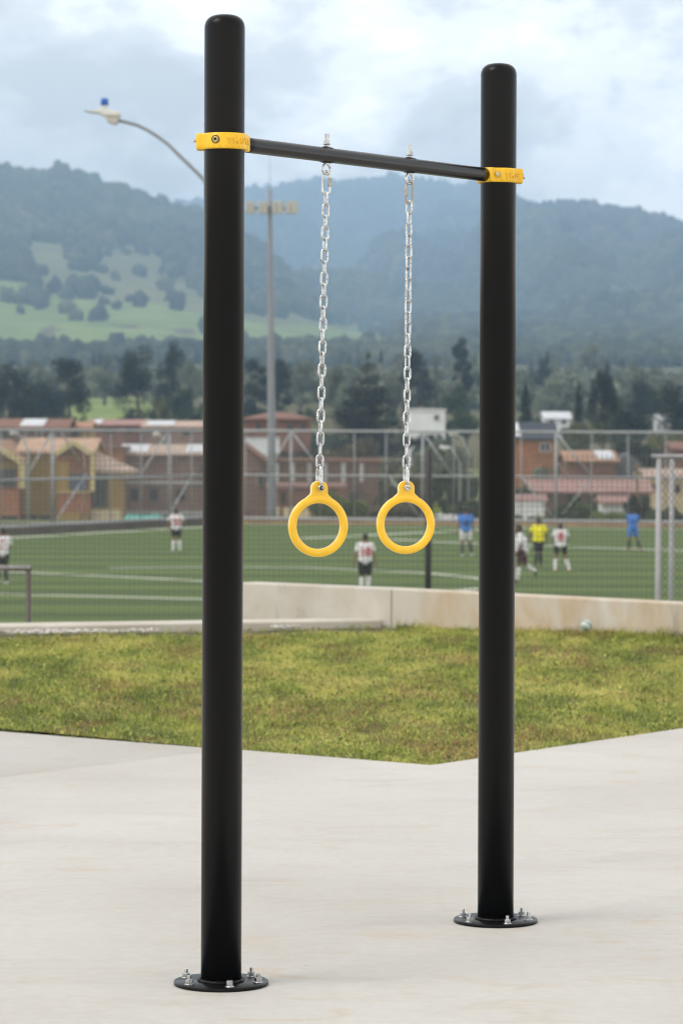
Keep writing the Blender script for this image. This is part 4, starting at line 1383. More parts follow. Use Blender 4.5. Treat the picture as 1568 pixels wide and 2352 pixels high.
BASEPOSE = dict(pel=(0, 0, .95), chest=(0, 0, 1.24), neck=(0, 0, 1.47), head=(0, 0, 1.615),
                shL=(-.19, 0, 1.41), shR=(.19, 0, 1.41), elL=(-.25, -.01, 1.14), elR=(.25, -.01, 1.14), wrL=(-.27, .05, .90), wrR=(.27, .05, .90),
                hipL=(-.095, 0, .91), hipR=(.095, 0, .91), knL=(-.105, .02, .50), knR=(.105, .02, .50), anL=(-.11, 0, .085), anR=(.11, 0, .085), toeL=None, toeR=None, face=(0, 1, 0))
def player(label, u, v_head, v_foot, pose, shirt, shorts, sock, shoe, skin=None, number=None, num_mat=None, num_size=0.34, sleeve=0.55, short_len=0.62, number_at=(0, 0)):
    skin = skin or M_SKIN
    p = dict(BASEPOSE); p.update(pose)
    J = {k: (Vector(v) if v is not None else None) for k, v in p.items()}
    foot = G(u, v_foot, FIELD_Z + 0.003)
    H = (v_foot - v_head) / FPX * foot.y
    top = J['head'].z + 0.125
    S = H / top
    f = J['face'].normalized()
    side = Vector((-f.y, f.x, 0)) * -1
    hc = J['head']
    body = [(J['pel'] + Vector((-.05, 0, 0)), .115, J['pel'] + Vector((.05, 0, 0)), .115),
            (J['pel'], .12, J['chest'], .125), (J['chest'], .125, J['neck'] - Vector((0, 0, .10)), .11),
            (J['shL'], .062, J['shR'], .062), (J['chest'].lerp(J['shL'], .6), .085, J['chest'].lerp(J['shR'], .6), .085),
            (J['neck'] - Vector((0, 0, .06)), .062, hc - f * .01, .055),
            (hc + Vector((0, 0, .025)) - f * .012, .092, hc + f * .012 + Vector((0, 0, .02)), .086), (hc + f * .035 - Vector((0, 0, .055)), .060, hc + f * .045 - Vector((0, 0, .075)), .042),
            (hc + f * .095 + Vector((0, 0, .012)), .010, hc + f * .112 - Vector((0, 0, .022)), .016),
            (hc + f * .075 - Vector((0, 0, .058)) - side * .018, .013, hc + f * .075 - Vector((0, 0, .058)) + side * .018, .013)]
    for s in (-1, 1):
        body.append((hc + side * s * .088 - Vector((0, 0, .02)), .012, hc + side * s * .096 + Vector((0, 0, .022)), .017))
    for q in 'LR':
        s = -1 if q == 'L' else 1
        body += [(J['sh' + q], .058, J['el' + q], .042), (J['el' + q], .041, J['wr' + q], .027)]
        body += hand(J['wr' + q], J['el' + q], f + Vector((-s * .3, 0, 0)))
        body += [(J['hip' + q], .098, J['kn' + q], .058), (J['kn' + q], .057, J['an' + q].lerp(J['kn' + q], .62), .060), (J['an' + q].lerp(J['kn' + q], .62), .060, J['an' + q], .038)]
        toe = J['toe' + q] if J['toe' + q] is not None else J['an' + q] + f * .16 - Vector((0, 0, .055))
        J['toe' + q] = toe
        heel = J['an' + q] - (toe - J['an' + q]).normalized() * .03 - Vector((0, 0, .04))
        J['heel' + q] = heel
        body.append((J['an' + q], .036, toe, .026))
    root = thing('person', label, 'person', foot)
    def part(name, me, mat, parent):
        me.transform(Matrix.Scale(S, 4))
        o = link_mesh(name, me, mat, parent, local=True)
        return o
    bo = part('body', capsules(body, 0.0085, 'body'), skin, root)
    # hair: a close cap down to the nape
    hr = [(hc + Vector((0, 0, .048)) - f * .022, .094, hc + Vector((0, 0, .055)) + f * .018, .084), (hc - f * .055, .062, hc - f * .060 - Vector((0, 0, .035)), .045)]
    part('hair', capsules(hr, 0.012, 'hair'), M_HAIR, root)
    for s in (-1, 1):
        part('eye', MB().sphere(hc + f * .083 + side * s * .032 + Vector((0, 0, .012)), .012, 8, 6).mesh('eye'), M_EYE, root)
    # jersey
    sh = [(J['pel'] + Vector((-.07, 0, .0)), .135, J['pel'] + Vector((.07, 0, .0)), .135), (J['pel'] + Vector((-.05, 0, 0)), .140, J['chest'] + Vector((-.05, 0, 0)), .145), (J['pel'] + Vector((.05, 0, 0)), .140, J['chest'] + Vector((.05, 0, 0)), .145),
          (J['chest'], .15, J['neck'] - Vector((0, 0, .12)), .125), (J['shL'], .078, J['shR'], .078), (J['chest'].lerp(J['shL'], .6), .108, J['chest'].lerp(J['shR'], .6), .108), (J['neck'] - Vector((0, 0, .07)), .082, J['neck'] - Vector((0, 0, .035)), .070)]
    for q in 'LR':
        sh.append((J['sh' + q], .078, J['sh' + q].lerp(J['el' + q], sleeve), .074))
    so = part('jersey', capsules(sh, 0.013, 'jersey'), shirt, root)
    if number:
        cu = bpy.data.curves.new('num', 'FONT'); cu.body = number; cu.size = num_size; cu.extrude = 0.03; cu.offset = 0.012; cu.align_x = 'CENTER'
        ob = bpy.data.objects.new('num', cu); COL.objects.link(ob)
        me = bpy.data.meshes.new_from_object(ob.evaluated_get(bpy.context.evaluated_depsgraph_get())); bpy.data.objects.remove(ob)
        back = -f if f.y > 0.3 else f
        if abs(back.y) < 0.3: back = Vector((0, -1, 0))
        xa = Vector((-back.y, back.x, 0))
        C0 = J['chest'] + back * .128 + Vector((number_at[0], 0, -0.13 + number_at[1]))
        Mx = Matrix(((xa.x, 0, back.x, C0.x), (xa.y, 0, back.y, C0.y), (0, 1, 0, C0.z), (0, 0, 0, 1)))
        me.transform(Mx)
        part('back_number', me, num_mat or M_RED, so)
    st = [(J['pel'] + Vector((-.06, 0, .0)), .128, J['pel'] + Vector((.06, 0, .0)), .128)]
    for q in 'LR':
        st.append((J['hip' + q], .122, J['hip' + q].lerp(J['kn' + q], short_len), .098))
    part('shorts', capsules(st, 0.013, 'shorts'), shorts, root)
    for q in 'LR':
        an, kn = J['an' + q], J['kn' + q]
        part('sock', capsules([(an.lerp(kn, .86), .062, an.lerp(kn, .6), .068), (an.lerp(kn, .6), .068, an, .046)], 0.010, 'sock'), sock, root)
        part('boot', capsules([(J['heel' + q], .040, J['toe' + q], .036), (an - Vector((0, 0, .01)), .044, J['heel' + q].lerp(J['toe' + q], .4), .042)], 0.010, 'boot'), shoe, root)
    return root
B = (0, 1, 0)
player('player in white jersey with red 22, far off near the left fence', 405, 1168, 1267, dict(face=(-.25, 1, 0), head=(-.02, .02, 1.60), shL=(-.21, 0, 1.41), shR=(.21, 0, 1.41), elL=(-.33, .02, 1.18), elR=(.32, .08, 1.19), wrL=(-.33, .06, .93), wrR=(.24, .25, 1.10), knL=(-.10, .03, .50), knR=(.12, .03, .50), anL=(-.12, 0, .085), anR=(.14, 0, .10)),
       M_WHITE, M_BLACK, M_WHITE, M_SHOE, number='22', num_size=.30)
player('player in white jersey with red 10 walking away, between the two rings', 838, 1226, 1362.3, dict(face=B, elL=(-.27, 0, 1.15), elR=(.27, .02, 1.15), wrL=(-.31, .03, .88), wrR=(.30, .06, .88), knL=(-.09, .02, .50), knR=(.10, .10, .52), anR=(.08, .0, .10), hipL=(-.10, 0, .91)),
       M_WHITE, M_BLACK, M_WHITE, M_SHOE_D, number='10', num_size=.33, short_len=.75)
player('player in blue jersey and white shorts walking, left of the right post', 1069, 1165, 1279, dict(face=(.3, 1, 0), knL=(-.12, .05, .50), anL=(-.13, -.08, .09), knR=(.15, .12, .50), anR=(.20, -.02, .12), wrL=(-.30, .08, .92), wrR=(.28, .14, .95)),
       M_BLUE, M_WHITE, M_SHOE_D, M_SHOE, number='10', num_mat=M_NAVY, num_size=.26)
player('player in white jersey and maroon shorts running left, trailing leg bent', 1196, 1205, 1338, dict(face=(-1, .15, 0), pel=(.02, 0, .95), chest=(-.01, 0, 1.24), neck=(-.04, 0, 1.47), head=(-.09, 0, 1.60), shL=(-.06, -.17, 1.40), shR=(-.01, .18, 1.41), elL=(-.02, -.24, 1.14), elR=(-.06, .24, 1.16), wrL=(-.12, -.22, .93), wrR=(-.26, .2, 1.02),
       hipL=(0, -.09, .91), hipR=(.02, .09, .91), knL=(-.07, -.08, .50), knR=(.14, .10, .52), anL=(-.12, -.08, .09), anR=(.42, .10, .34), toeL=(-.28, -.08, .035), toeR=(.46, .10, .20)),
       M_WHITE, M_MAROON, M_WHITE, M_SHOE_D, skin=M_SKIN_D, sleeve=.7)
player('referee in bright yellow shirt and black shorts facing the camera', 1236, 1189, 1302, dict(face=(0, -1, 0), elL=(-.30, .02, 1.17), elR=(.27, .0, 1.14), wrL=(-.38, -.04, .93), wrR=(.29, -.04, .87), knL=(-.07, -.04, .50), knR=(.07, .0, .50), anL=(-.10, -.02, .085), anR=(.09, .06, .085), hipL=(-.08, 0, .91), hipR=(.08, 0, .91)),
       M_YELLOW, M_BLACK, M_BLACK, M_SHOE_D, skin=M_SKIN_D, short_len=.72)
player('player in white jersey with red 8, legs apart, right of the referee', 1286, 1203, 1314, dict(face=B, head=(0, .05, 1.57), neck=(0, .03, 1.45), elL=(-.28, .1, 1.18), elR=(.28, .1, 1.18), wrL=(-.24, .26, 1.08), wrR=(.24, .26, 1.08), hipL=(-.11, 0, .89), hipR=(.11, 0, .89), knL=(-.16, .05, .48), knR=(.19, .05, .48), anL=(-.19, -.02, .085), anR=(.31, -.02, .085)),
       M_WHITE, M_BLACK, M_WHITE, M_SHOE_O, number='8', num_size=.40, short_len=.45)
player('player in blue jersey and blue shorts with bowed head, near the right edge', 1452, 1173, 1265, dict(face=(.1, 1, 0), head=(0, .14, 1.52), neck=(0, .07, 1.45), elL=(-.22, .12, 1.16), elR=(.22, .14, 1.18), wrL=(-.16, .28, 1.08), wrR=(.15, .30, 1.10), hipL=(-.10, 0, .9), hipR=(.10, 0, .9), knL=(-.13, .02, .49), knR=(.17, .06, .49), anL=(-.17, 0, .085), anR=(.30, -.02, .10)),
       M_BLUE, M_BLUE, M_SHOE_D, M_SHOE_O, number='7', num_mat=M_NAVY, num_size=.24)
player('player in white jersey and black shorts cut off by the left edge', 6, 1212, 1342, dict(face=(-.6, .8, 0), elR=(.24, .05, 1.14), wrR=(.20, .22, 1.02), knL=(-.14, .03, .5), anL=(-.10, .0, .12), knR=(.08, .02, .5), anR=(.14, -.03, .085)),
       M_WHITE, M_BLACK, M_BLACK, M_SHOE, number='3', num_size=.36, sleeve=.6, number_at=(-.05, 0))
# ================================================================== houses
def mat_brick(name, c, mortar=0.75):
    t = NT(name)
    cc = t.n('ShaderNodeTexCoord'); sx = t.n('ShaderNodeSeparateXYZ'); t.l(cc.outputs['Object'], sx.inputs[0])
    cb = t.n('ShaderNodeCombineXYZ')
    t.l(t.math('ADD', sx.outputs['X'], sx.outputs['Y']), cb.inputs['X']); t.l(sx.outputs['Z'], cb.inputs['Y'])
    br = t.n('ShaderNodeTexBrick'); br.inputs['Scale'].default_value = 1.0
    br.inputs['Brick Width'].default_value = 0.5; br.inputs['Row Height'].default_value = 0.24; br.inputs['Mortar Size'].default_value = 0.03
    t.l(cb.outputs[0], br.inputs['Vector'])
    br.inputs['Color1'].default_value = (*[x * 1.12 for x in c], 1); br.inputs['Color2'].default_value = (*[x * .82 for x in c], 1)
    br.inputs['Mortar'].default_value = (*[min(1, x * mortar + .08) for x in c], 1)
    n = t.noise(t.coord('Object', (1, 1, .5)), .7, 5, .65)
    col = t.mix(1.0, br.outputs['Color'], t.ramp(n, [(.3, (.72, .72, .72)), (.7, (1.25, 1.22, 1.2))]), 'MULTIPLY')
    t.set(base=col, rough=.9, spec=.15)
    return t.m
def mat_tiles(name, c, var=0.3):
    t = NT(name)
    v = t.coord('Object')
    w = t.n('ShaderNodeTexWave', bands_direction='X'); w.inputs['Scale'].default_value = 1.4; w.inputs['Distortion'].default_value = .6; t.l(v, w.inputs['Vector'])
    n = t.noise(v, 1.1, 5, .65)
    col = t.ramp(n, [(.3, tuple(x * (1 - var) for x in c)), (.7, tuple(min(1, x * (1 + var)) for x in c))])
    col = t.mix(1.0, col, t.ramp(w.outputs['Fac'], [(.0, (.75, .75, .75)), (.6, (1.08, 1.08, 1.08))]), 'MULTIPLY')
    t.set(base=col, rough=.8, spec=.25)
    t.bump(w.outputs['Fac'], .6, .05)
    return t.m
H_YEL = simple('wall_ochre', (0.33, 0.215, 0.052), .9, var=.14, scale=.7); H_ORB = mat_brick('brick_orange', (0.31, 0.125, 0.048)); H_PINK = mat_brick('brick_pink', (0.25, 0.155, 0.115))
H_RED = mat_brick('brick_red', (0.20, 0.092, 0.06)); H_BROWN = mat_brick('brick_brown', (0.15, 0.09, 0.066)); H_CREAM = simple('wall_cream', (0.55, 0.46, 0.30), .9, var=.15, scale=.7)
H_WHITE = simple('wall_white', (0.68, 0.69, 0.71), .85, var=.08, scale=.6); H_GREY = simple('wall_slate', (0.085, 0.095, 0.115), .8, var=.2, scale=.8); H_TRIM = simple('trim_cream', (0.52, 0.43, 0.215), .8, var=.1, scale=1)
R_TERRA = mat_tiles('roof_terracotta', (0.37, 0.215, 0.135)); R_SUNLIT = mat_tiles('roof_terracotta_sunlit', (0.52, 0.34, 0.235)); R_PEACH = mat_tiles('roof_peach', (0.46, 0.34, 0.27)); R_SALMON = mat_tiles('roof_salmon', (0.35, 0.21, 0.185), .15); R_DARK = mat_tiles('roof_slate', (0.05, 0.055, 0.072), .2)  # the ochre house's terracotta is a lighter copy, sunlight put into its colour
R_WHITE = simple('roof_white_sheet', (0.55, 0.56, 0.58), .5, var=.1, scale=1); R_RUST = mat_tiles('roof_rust', (0.22, 0.115, 0.08), .25)
W_FRAME = simple('window_frame', (0.10, 0.085, 0.07), .6); W_FRAMEW = simple('window_frame_pale', (0.5, .46, .42), .6); W_GLASS = simple('window_glass', (0.025, 0.03, 0.04), .12, var=.3); W_GLASSB = simple('window_glass_blue', (0.07, 0.10, 0.20), .12, var=.3)
M_CONCG = simple('grey_concrete', (0.46, 0.445, 0.43), .9, var=.2, scale=.6); M_TEAL = simple('teal_sheet', (0.10, 0.42, 0.34), .6, var=.25, scale=1.5); M_SHEET = simple('white_sheet', (0.66, 0.67, 0.68), .6, var=.1, scale=1.2)

def rect(u0, u1, v0, v1, Y):
    a = P((u0 + u1) / 2, (v0 + v1) / 2, Y)
    return a, abs(u1 - u0) / FPX * Y, abs(v1 - v0) / FPX * Y
def opening(parent, u0, u1, v0, v1, Y, frame=None, glass=None, name='window', bars=1):
    c, w, h = rect(u0, u1, v0, v1, Y)
    fw = min(w, h) * .10
    m = MB()
    y = Y - 0.05
    for sx in (-1, 1): m.box((c.x + sx * (w / 2 - fw / 2), y, c.z), (fw, .16, h))
    for sz in (-1, 1): m.box((c.x, y, c.z + sz * (h / 2 - fw / 2)), (w - 2 * fw - .004, .15, fw))
    for k in range(bars): m.box((c.x - w / 2 + w * (k + 1) / (bars + 1), y, c.z), (fw * .6, .12, h - 2 * fw - .004))
    f = m.build(name, frame or W_FRAME, parent, weld=False)
    MB().box((c.x, Y - 0.012, c.z), (w - 2 * fw * .9, .05, h - 2 * fw * .9)).build('pane', glass or W_GLASS, f)
    return f
def house(label, u0, u1, v_eave, Y, depth, wall, roof, kind='ridge_x', v_ridge=None, over=0.35, windows=(), cat='house', name='house', group=None, patches=(), v_base=None):
    A = P(u0, v_eave, Y); Bp = P(u1, v_eave, Y)
    z1 = (A.z + Bp.z) / 2
    cx = (A.x + Bp.x) / 2
    zb = min(land1(cx, Y), land1(cx, Y + depth)) - 0.5 if v_base is None else P((u0 + u1) / 2, v_base, Y).z
    t = thing(name, label, cat, (cx, Y + depth / 2, zb), group)
    x0, x1 = A.x, Bp.x; y0, y1 = Y, Y + depth
    w = MB()
    top = z1
    if kind == 'gable_y':
        zr = P((u0 + u1) / 2, v_ridge, Y).z
        pts = [(x0, zb), (x1, zb), (x1, z1), (cx, zr), (x0, z1)]
        vs = [(x, y0, z) for x, z in pts] + [(x, y1, z) for x, z in pts]
        w.add(vs, [(0, 1, 2, 3, 4), (9, 8, 7, 6, 5)] + [(i, 5 + i, 5 + (i + 1) % 5, (i + 1) % 5) for i in range(5)])
    else:
        w.box((cx, (y0 + y1) / 2, (zb + z1) / 2), (x1 - x0, depth, z1 - zb))
    wo_ = w.build('wall', wall, t)
    th = 0.16
    r = MB()
    if kind == 'ridge_x':
        zr = P((u0 + u1) / 2, v_ridge, Y + depth / 2).z
        ym = (y0 + y1) / 2; sl = (zr - z1) / (ym - y0)
        ze = z1 - over * sl
        xs = (x0 - over * .7, x1 + over * .7)
        vs = []
        for x in xs: vs += [(x, y0 - over, ze + .01), (x, ym, zr + .01), (x, y1 + over, ze + .01), (x, y1 + over, ze + th), (x, ym, zr + th), (x, y0 - over, ze + th)]
        r.add(vs, [(0, 1, 4, 5), (1, 2, 3, 4), (6, 11, 10, 7), (7, 10, 9, 8), (0, 6, 7, 1), (1, 7, 8, 2), (5, 4, 10, 11), (4, 3, 9, 10), (0, 5, 11, 6), (2, 8, 9, 3)])
        # brick gable ends under the ridge
        g = MB()
        for x in (x0 + .02, x1 - .02 - .15):
            g.add([(x, y0, z1 - .01), (x, y1, z1 - .01), (x, ym, zr), (x + .15, y0, z1 - .01), (x + .15, y1, z1 - .01), (x + .15, ym, zr)], [(0, 2, 1), (3, 4, 5), (0, 3, 5, 2), (1, 2, 5, 4), (0, 1, 4, 3)])
        g.build('gable', wall, t)
    elif kind == 'gable_y':
        ov = over
        s = (zr - z1) / (cx - x0)
        vs = []
        for y in (y0 - ov, y1 + ov): vs += [(x0 - ov, y, z1 - ov * s + .01), (cx, y, zr + .01), (x1 + ov, y, z1 - ov * s + .01), (x1 + ov, y, z1 - ov * s + th + .05), (cx, y, zr + th + .05), (x0 - ov, y, z1 - ov * s + th + .05)]
        r.add(vs, [(0, 1, 4, 5), (1, 2, 3, 4), (6, 11, 10, 7), (7, 10, 9, 8), (0, 6, 7, 1), (1, 7, 8, 2), (5, 4, 10, 11), (4, 3, 9, 10), (0, 5, 11, 6), (2, 8, 9, 3)])
    elif kind == 'hip':
        zr = P((u0 + u1) / 2, v_ridge, Y + depth / 2).z
        e = over; ins = min((x1 - x0) * .35, depth * .5)
        vs = [(x0 - e, y0 - e, z1), (x1 + e, y0 - e, z1), (x1 + e, y1 + e, z1), (x0 - e, y1 + e, z1), (x0 + ins, (y0 + y1) / 2, zr), (x1 - ins, (y0 + y1) / 2, zr),
              (x0 - e, y0 - e, z1 + .12), (x1 + e, y0 - e, z1 + .12), (x1 + e, y1 + e, z1 + .12), (x0 - e, y1 + e, z1 + .12)]
        r.add(vs, [(0, 3, 2, 1), (0, 1, 7, 6), (1, 2, 8, 7), (2, 3, 9, 8), (3, 0, 6, 9), (6, 7, 5, 4), (7, 8, 5), (8, 9, 4, 5), (9, 6, 4)])
    else:
        r.box((cx, (y0 + y1) / 2, z1 + .1), (x1 - x0 + .3, depth + .3, .2))
    ro = r.build('roof', roof, t, weld=False)
    for (ua, ub, va, vb, mm, nm) in patches:      # sheets lying on the front slope, or panels on the front wall
        if nm == 'roof_sheet':
            a, b = P(ua, va, Y + depth / 2), P(ub, vb, Y)
            zA = z1 + th + .05; 
            sl = (zr - z1) / (depth / 2)
            f = lambda y: z1 + (y - y0) * sl + th + .03
            ya, yb = y0 + .1, y0 + depth * .46
            xa, xb = P(ua, va, Y).x, P(ub, va, Y).x
            MB().add([(xa, ya, f(ya)), (xb, ya, f(ya)), (xb, yb, f(yb)), (xa, yb, f(yb)), (xa, ya, f(ya) + .03), (xb, ya, f(ya) + .03), (xb, yb, f(yb) + .03), (xa, yb, f(yb) + .03)],
                     [(3, 2, 1, 0), (4, 5, 6, 7), (0, 1, 5, 4), (1, 2, 6, 5), (2, 3, 7, 6), (3, 0, 4, 7)]).build(nm, mm, ro)
        else:
            c, wd_, hh = rect(ua, ub, va, vb, Y)
            MB().box((c.x, Y - .04, c.z), (wd_, .11, hh)).build(nm, mm, wo_)
    for wn_ in windows:
        opening(t, *wn_[:4], Y, *(wn_[4:] if len(wn_) > 4 else ()))
    return t

# ---- the yellow houses at the left
YH = 192.0
def trim_gable(parent, ul, uc, ur, v_eave, v_apex, v_down_l, v_down_r, Y, wdu=11):
    """cream band along the gable's verge and down its sides"""
    m = MB()
    a, b, c = P(ul, v_eave, Y), P(uc, v_apex, Y), P(ur, v_eave, Y)
    w = wdu / FPX * Y
    y = Vector((0, -.25, 0))
    m.bar(a + y, b + y, .7, w, up=(0, 0, 1)); m.bar(b + y * .98, c + y * .98, .69, w, up=(0, 0, 1))
    if v_down_l: m.bar(a + y * 1.1, P(ul, v_down_l, Y) + y * 1.1, w, .5, up=(0, 1, 0))
    if v_down_r: m.bar(c + y * 1.1, P(ur, v_down_r, Y) + y * 1.1, w, .5, up=(0, 1, 0))
    return m.build('verge_band', H_TRIM, parent, weld=False)
h = house('ochre house with a cream-edged brick gable, long terracotta roof and hipped side wing', 45, 212, 1040, YH + 1.2, 8, H_YEL, R_SUNLIT, 'ridge_x', 1012, windows=[(54, 88, 1182, 1206, W_FRAME), (92, 120, 1184, 1206, W_FRAME)])
g = MB()
pa = [P(u, v, YH) for u, v in ((133, 1215), (209, 1215), (209, 1046), (172, 1022), (133, 1046))]
vs = pa + [p + Vector((0, 1.19, 0)) for p in pa]
g.add(vs, [(0, 1, 2, 3, 4), (9, 8, 7, 6, 5)] + [(i, 5 + i, 5 + (i + 1) % 5, (i + 1) % 5) for i in range(5)])
gb = g.build('gable_bay', H_ORB, h)
trim_gable(h, 128, 171, 214, 1044, 1016, None, 1128, YH)
opening(h, 160, 199, 1087, 1126, YH, W_FRAME, W_GLASSB, 'window', 1)
MB().box(rect(133, 209, 1128, 1132, YH)[0], (2.1, .3, .1)).build('sill_band', H_TRIM, h)
c, w, hh = rect(133, 159, 1062, 1128, YH); MB().box((c.x, YH - .03, c.z), (w, .09, hh)).build('wall_panel', H_YEL, h)
c, w, hh = rect(133, 206, 1178, 1215, YH); MB().box((c.x, YH - .03, c.z), (w, .09, hh)).build('wall_panel', H_YEL, h)
opening(h, 185, 205, 1180, 1208, YH, W_FRAME, W_GLASS, 'door', 0)
# side wing
c, w, hh = rect(212, 279, 1078, 1216, YH + .6)
MB().box((c.x, YH + 2.4, c.z), (w, 3.6, hh)).build('wing_wall', H_YEL, h)
e0, e1 = P(212, 1081, YH + .2), P(309, 1082, YH + .2); pk = P(216, 1034, YH + 2.5); pe = P(276, 1064, YH + 2.5)
MB().add([e0, e1, e1 + Vector((0, 4.4, 0)), e0 + Vector((0, 4.4, 0)), pk, pe, e0 + Vector((0, 0, -.16)), e1 + Vector((0, 0, -.16)), e1 + Vector((0, 4.4, -.16)), e0 + Vector((0, 4.4, -.16))],
         [(0, 1, 5, 4), (1, 2, 5), (2, 3, 4, 5), (3, 0, 4), (0, 6, 7, 1), (1, 7, 8, 2), (2, 8, 9, 3), (3, 9, 6, 0), (6, 9, 8, 7)]).build('wing_roof', R_PEACH, h)
opening(h, 216, 248, 1090, 1166, YH + .6, W_FRAME, W_GLASS, 'door', 1)
c, w, hh = rect(208, 279, 1170, 1216, YH + .55); MB().box((c.x, YH + .5, c.z), (w, .3, hh)).build('wing_plinth', H_CREAM, h)
h2 = house('ochre house with a brick gable cut off by the left edge', -60, 44, 1054, YH - 1, 8, H_ORB, R_TERRA, 'gable_y', 1018, windows=[(-4, 37, 1076, 1119, W_FRAME, W_GLASS, 'window', 2), (4, 42, 1184, 1212, W_FRAME, W_GLASS, 'door', 0)])
trim_gable(h2, -64, -8, 52, 1062, 1024, None, 1121, YH - 1.4, 13)
c, w, hh = rect(-55, 43, 1062, 1076, YH - 1); MB().box((c.x, YH - 1.05, c.z), (w, .12, hh)).build('wall_panel', H_YEL, h2)

house('plain orange brick block between the ochre house and the long pink house', 206, 281, 1032, 210, 6, H_ORB, R_RUST, 'flat')
house('long pink brick house with a peach roof, left of the mast', 279, 560, 1046, 214, 9, H_PINK, R_PEACH, 'ridge_x', 1026,
      windows=[(300, 318, 1122, 1150), (345, 363, 1122, 1150), (405, 425, 1122, 1150)], patches=[(272, 338, 1026, 1044, R_WHITE, 'roof_sheet'), (425, 470, 1026, 1040, R_WHITE, 'roof_sheet'), (281, 470, 1104, 1112, M_CONCG, 'ledge'), (281, 470, 1172, 1182, M_CONCG, 'ledge')])
house('pink brick house with a sloping brown gable just right of the big post', 470, 615, 1066, 212, 9, H_PINK, R_RUST, 'gable_y', 1012,
      windows=[(590, 606, 1092, 1116, W_FRAMEW)])
house('wide dark brick block with rusty roof, far left behind the ochre houses', -40, 152, 984, 262, 9, H_BROWN, R_RUST, 'ridge_x', 966, windows=[(5, 18, 990, 1010), (84, 98, 990, 1012, W_FRAMEW)], patches=[(45, 100, 968, 982, R_WHITE, 'roof_sheet')])
house('small ochre cottage behind the roofs, above the hedge', 153, 207, 984, 268, 6, H_YEL, R_TERRA, 'ridge_x', 972, windows=[(170, 182, 990, 1004)])
house('low red roofed row behind the hedge', 206, 330, 978, 300, 7, H_RED, R_SALMON, 'ridge_x', 967, patches=[(212, 232, 968, 976, R_WHITE, 'roof_sheet')], windows=[(250, 264, 982, 996), (290, 304, 982, 996)])
house('peach roofed house with a white roof sheet, beside the big post', 330, 470, 982, 296, 8, H_PINK, R_PEACH, 'ridge_x', 970, patches=[(336, 400, 970, 980, R_WHITE, 'roof_sheet')], windows=[(420, 436, 986, 1000)])
house('brick house with a hipped rusty roof behind the mast', 562, 712, 964, 300, 10, H_RED, R_RUST, 'hip', 947, windows=[(588, 600, 972, 986), (660, 672, 972, 986), (690, 702, 972, 986)])
house('white flat shed below the rusty hipped roof', 562, 640, 1003, 285, 4, H_WHITE, R_RUST, 'flat')
house('white square house right of the big conifer', 940, 1022, 943, 325, 8, H_WHITE, R_WHITE, 'flat', windows=[(996, 1008, 952, 966, W_FRAMEW)])
house('brown brick terrace with pale concrete pillars in the middle of the town', 612, 870, 1062, 205, 8, H_BROWN, R_RUST, 'flat', patches=[(u, u + 9, 1064, 1108, M_CONCG, 'pillar') for u in (632, 668, 706, 742, 784, 826)] + [(612, 790, 1110, 1117, M_CONCG, 'ledge')], windows=[(648, 662, 1130, 1158), (690, 704, 1130, 1158), (806, 820, 1130, 1158)])
house('low red brick wall house below the brown terrace', 616, 790, 1120, 190, 4, H_RED, R_SALMON, 'flat', windows=[(645, 656, 1130, 1158)], patches=[(620, 642, 1164, 1190, H_CREAM, 'plinth'), (650, 712, 1166, 1190, H_CREAM, 'plinth')])
house('house with brick wall and dark slate roof, right of the right post', 1120, 1277, 1008, 250, 10, H_ORB, R_DARK, 'ridge_x', 974, windows=[(1238, 1264, 1016, 1038, W_FRAMEW)], patches=[(1180, 1196, 975, 980, R_WHITE, 'roof_sheet')])
h = house('brick house with orange roof, white roof sheet and dark slate gable wall', 1303, 1414, 1061, 215, 8, H_RED, R_TERRA, 'ridge_x', 1040, windows=[(1392, 1410, 1105, 1114)], patches=[(1372, 1412, 1041, 1060, R_WHITE, 'roof_sheet')])
c, w, hh = rect(1414.5, 1470, 1061, 1190, 215.4); MB().box((c.x, 217.5, c.z), (w, 4.2, hh)).build('gable_wall', H_GREY, h)
a, b, c = P(1414.5, 1061, 215.4), P(1470, 1061, 215.4), P(1440, 1040, 215.4)
MB().add([a, b, c, a + Vector((0, 4.2, 0)), b + Vector((0, 4.2, 0)), c + Vector((0, 4.2, 0))], [(0, 1, 2), (5, 4, 3), (0, 3, 4, 1), (1, 4, 5, 2), (2, 5, 3, 0)]).build('gable_top', H_GREY, h)
house('long low house with a salmon roof below the slate gable', 1223, 1492, 1131, 196, 6, H_BROWN, R_SALMON, 'ridge_x', 1107, windows=[(1240, 1256, 1134, 1150), (1300, 1316, 1134, 1150), (1360, 1376, 1134, 1150)])
house('small salmon roofed lean-to just right of the right post', 1150, 1248, 1152, 186, 4, H_WHITE, R_SALMON, 'ridge_x', 1141)
house('white garden shed low behind the far fence, left of the bowed player', 1383, 1440, 1156, 181, 3, H_WHITE, R_SALMON, 'ridge_x', 1144)
house('cream house with a peach roof behind the grey pipe frame', 1488, 1640, 1096, 205, 8, H_CREAM, R_PEACH, 'ridge_x', 1082, windows=[(1496, 1504, 1112, 1130), (1548, 1560, 1112, 1132)])
house('red brick house end at the right edge above the pipe frame', 1546, 1650, 1034, 250, 8, H_RED, R_RUST, 'ridge_x', 1019)
house('white gabled cottage among the trees on the right', 1250, 1309, 962, 420, 8, H_WHITE, R_WHITE, 'ridge_x', 948, windows=[(1262, 1270, 964, 974, W_FRAME), (1290, 1298, 964, 974, W_FRAME)])
house('white roofed hut at the far right among olive bushes', 1512, 1548, 966, 360, 6, H_WHITE, R_WHITE, 'ridge_x', 954)
house('tiny pink roofed farmhouse on the left hillside', 54, 114, 838, 1310, 18, H_PINK, R_PEACH, 'ridge_x', 829)
house('tiny red roofed barn among the trees on the left hillside', 128, 178, 838, 1330, 16, H_RED, R_SALMON, 'ridge_x', 830)
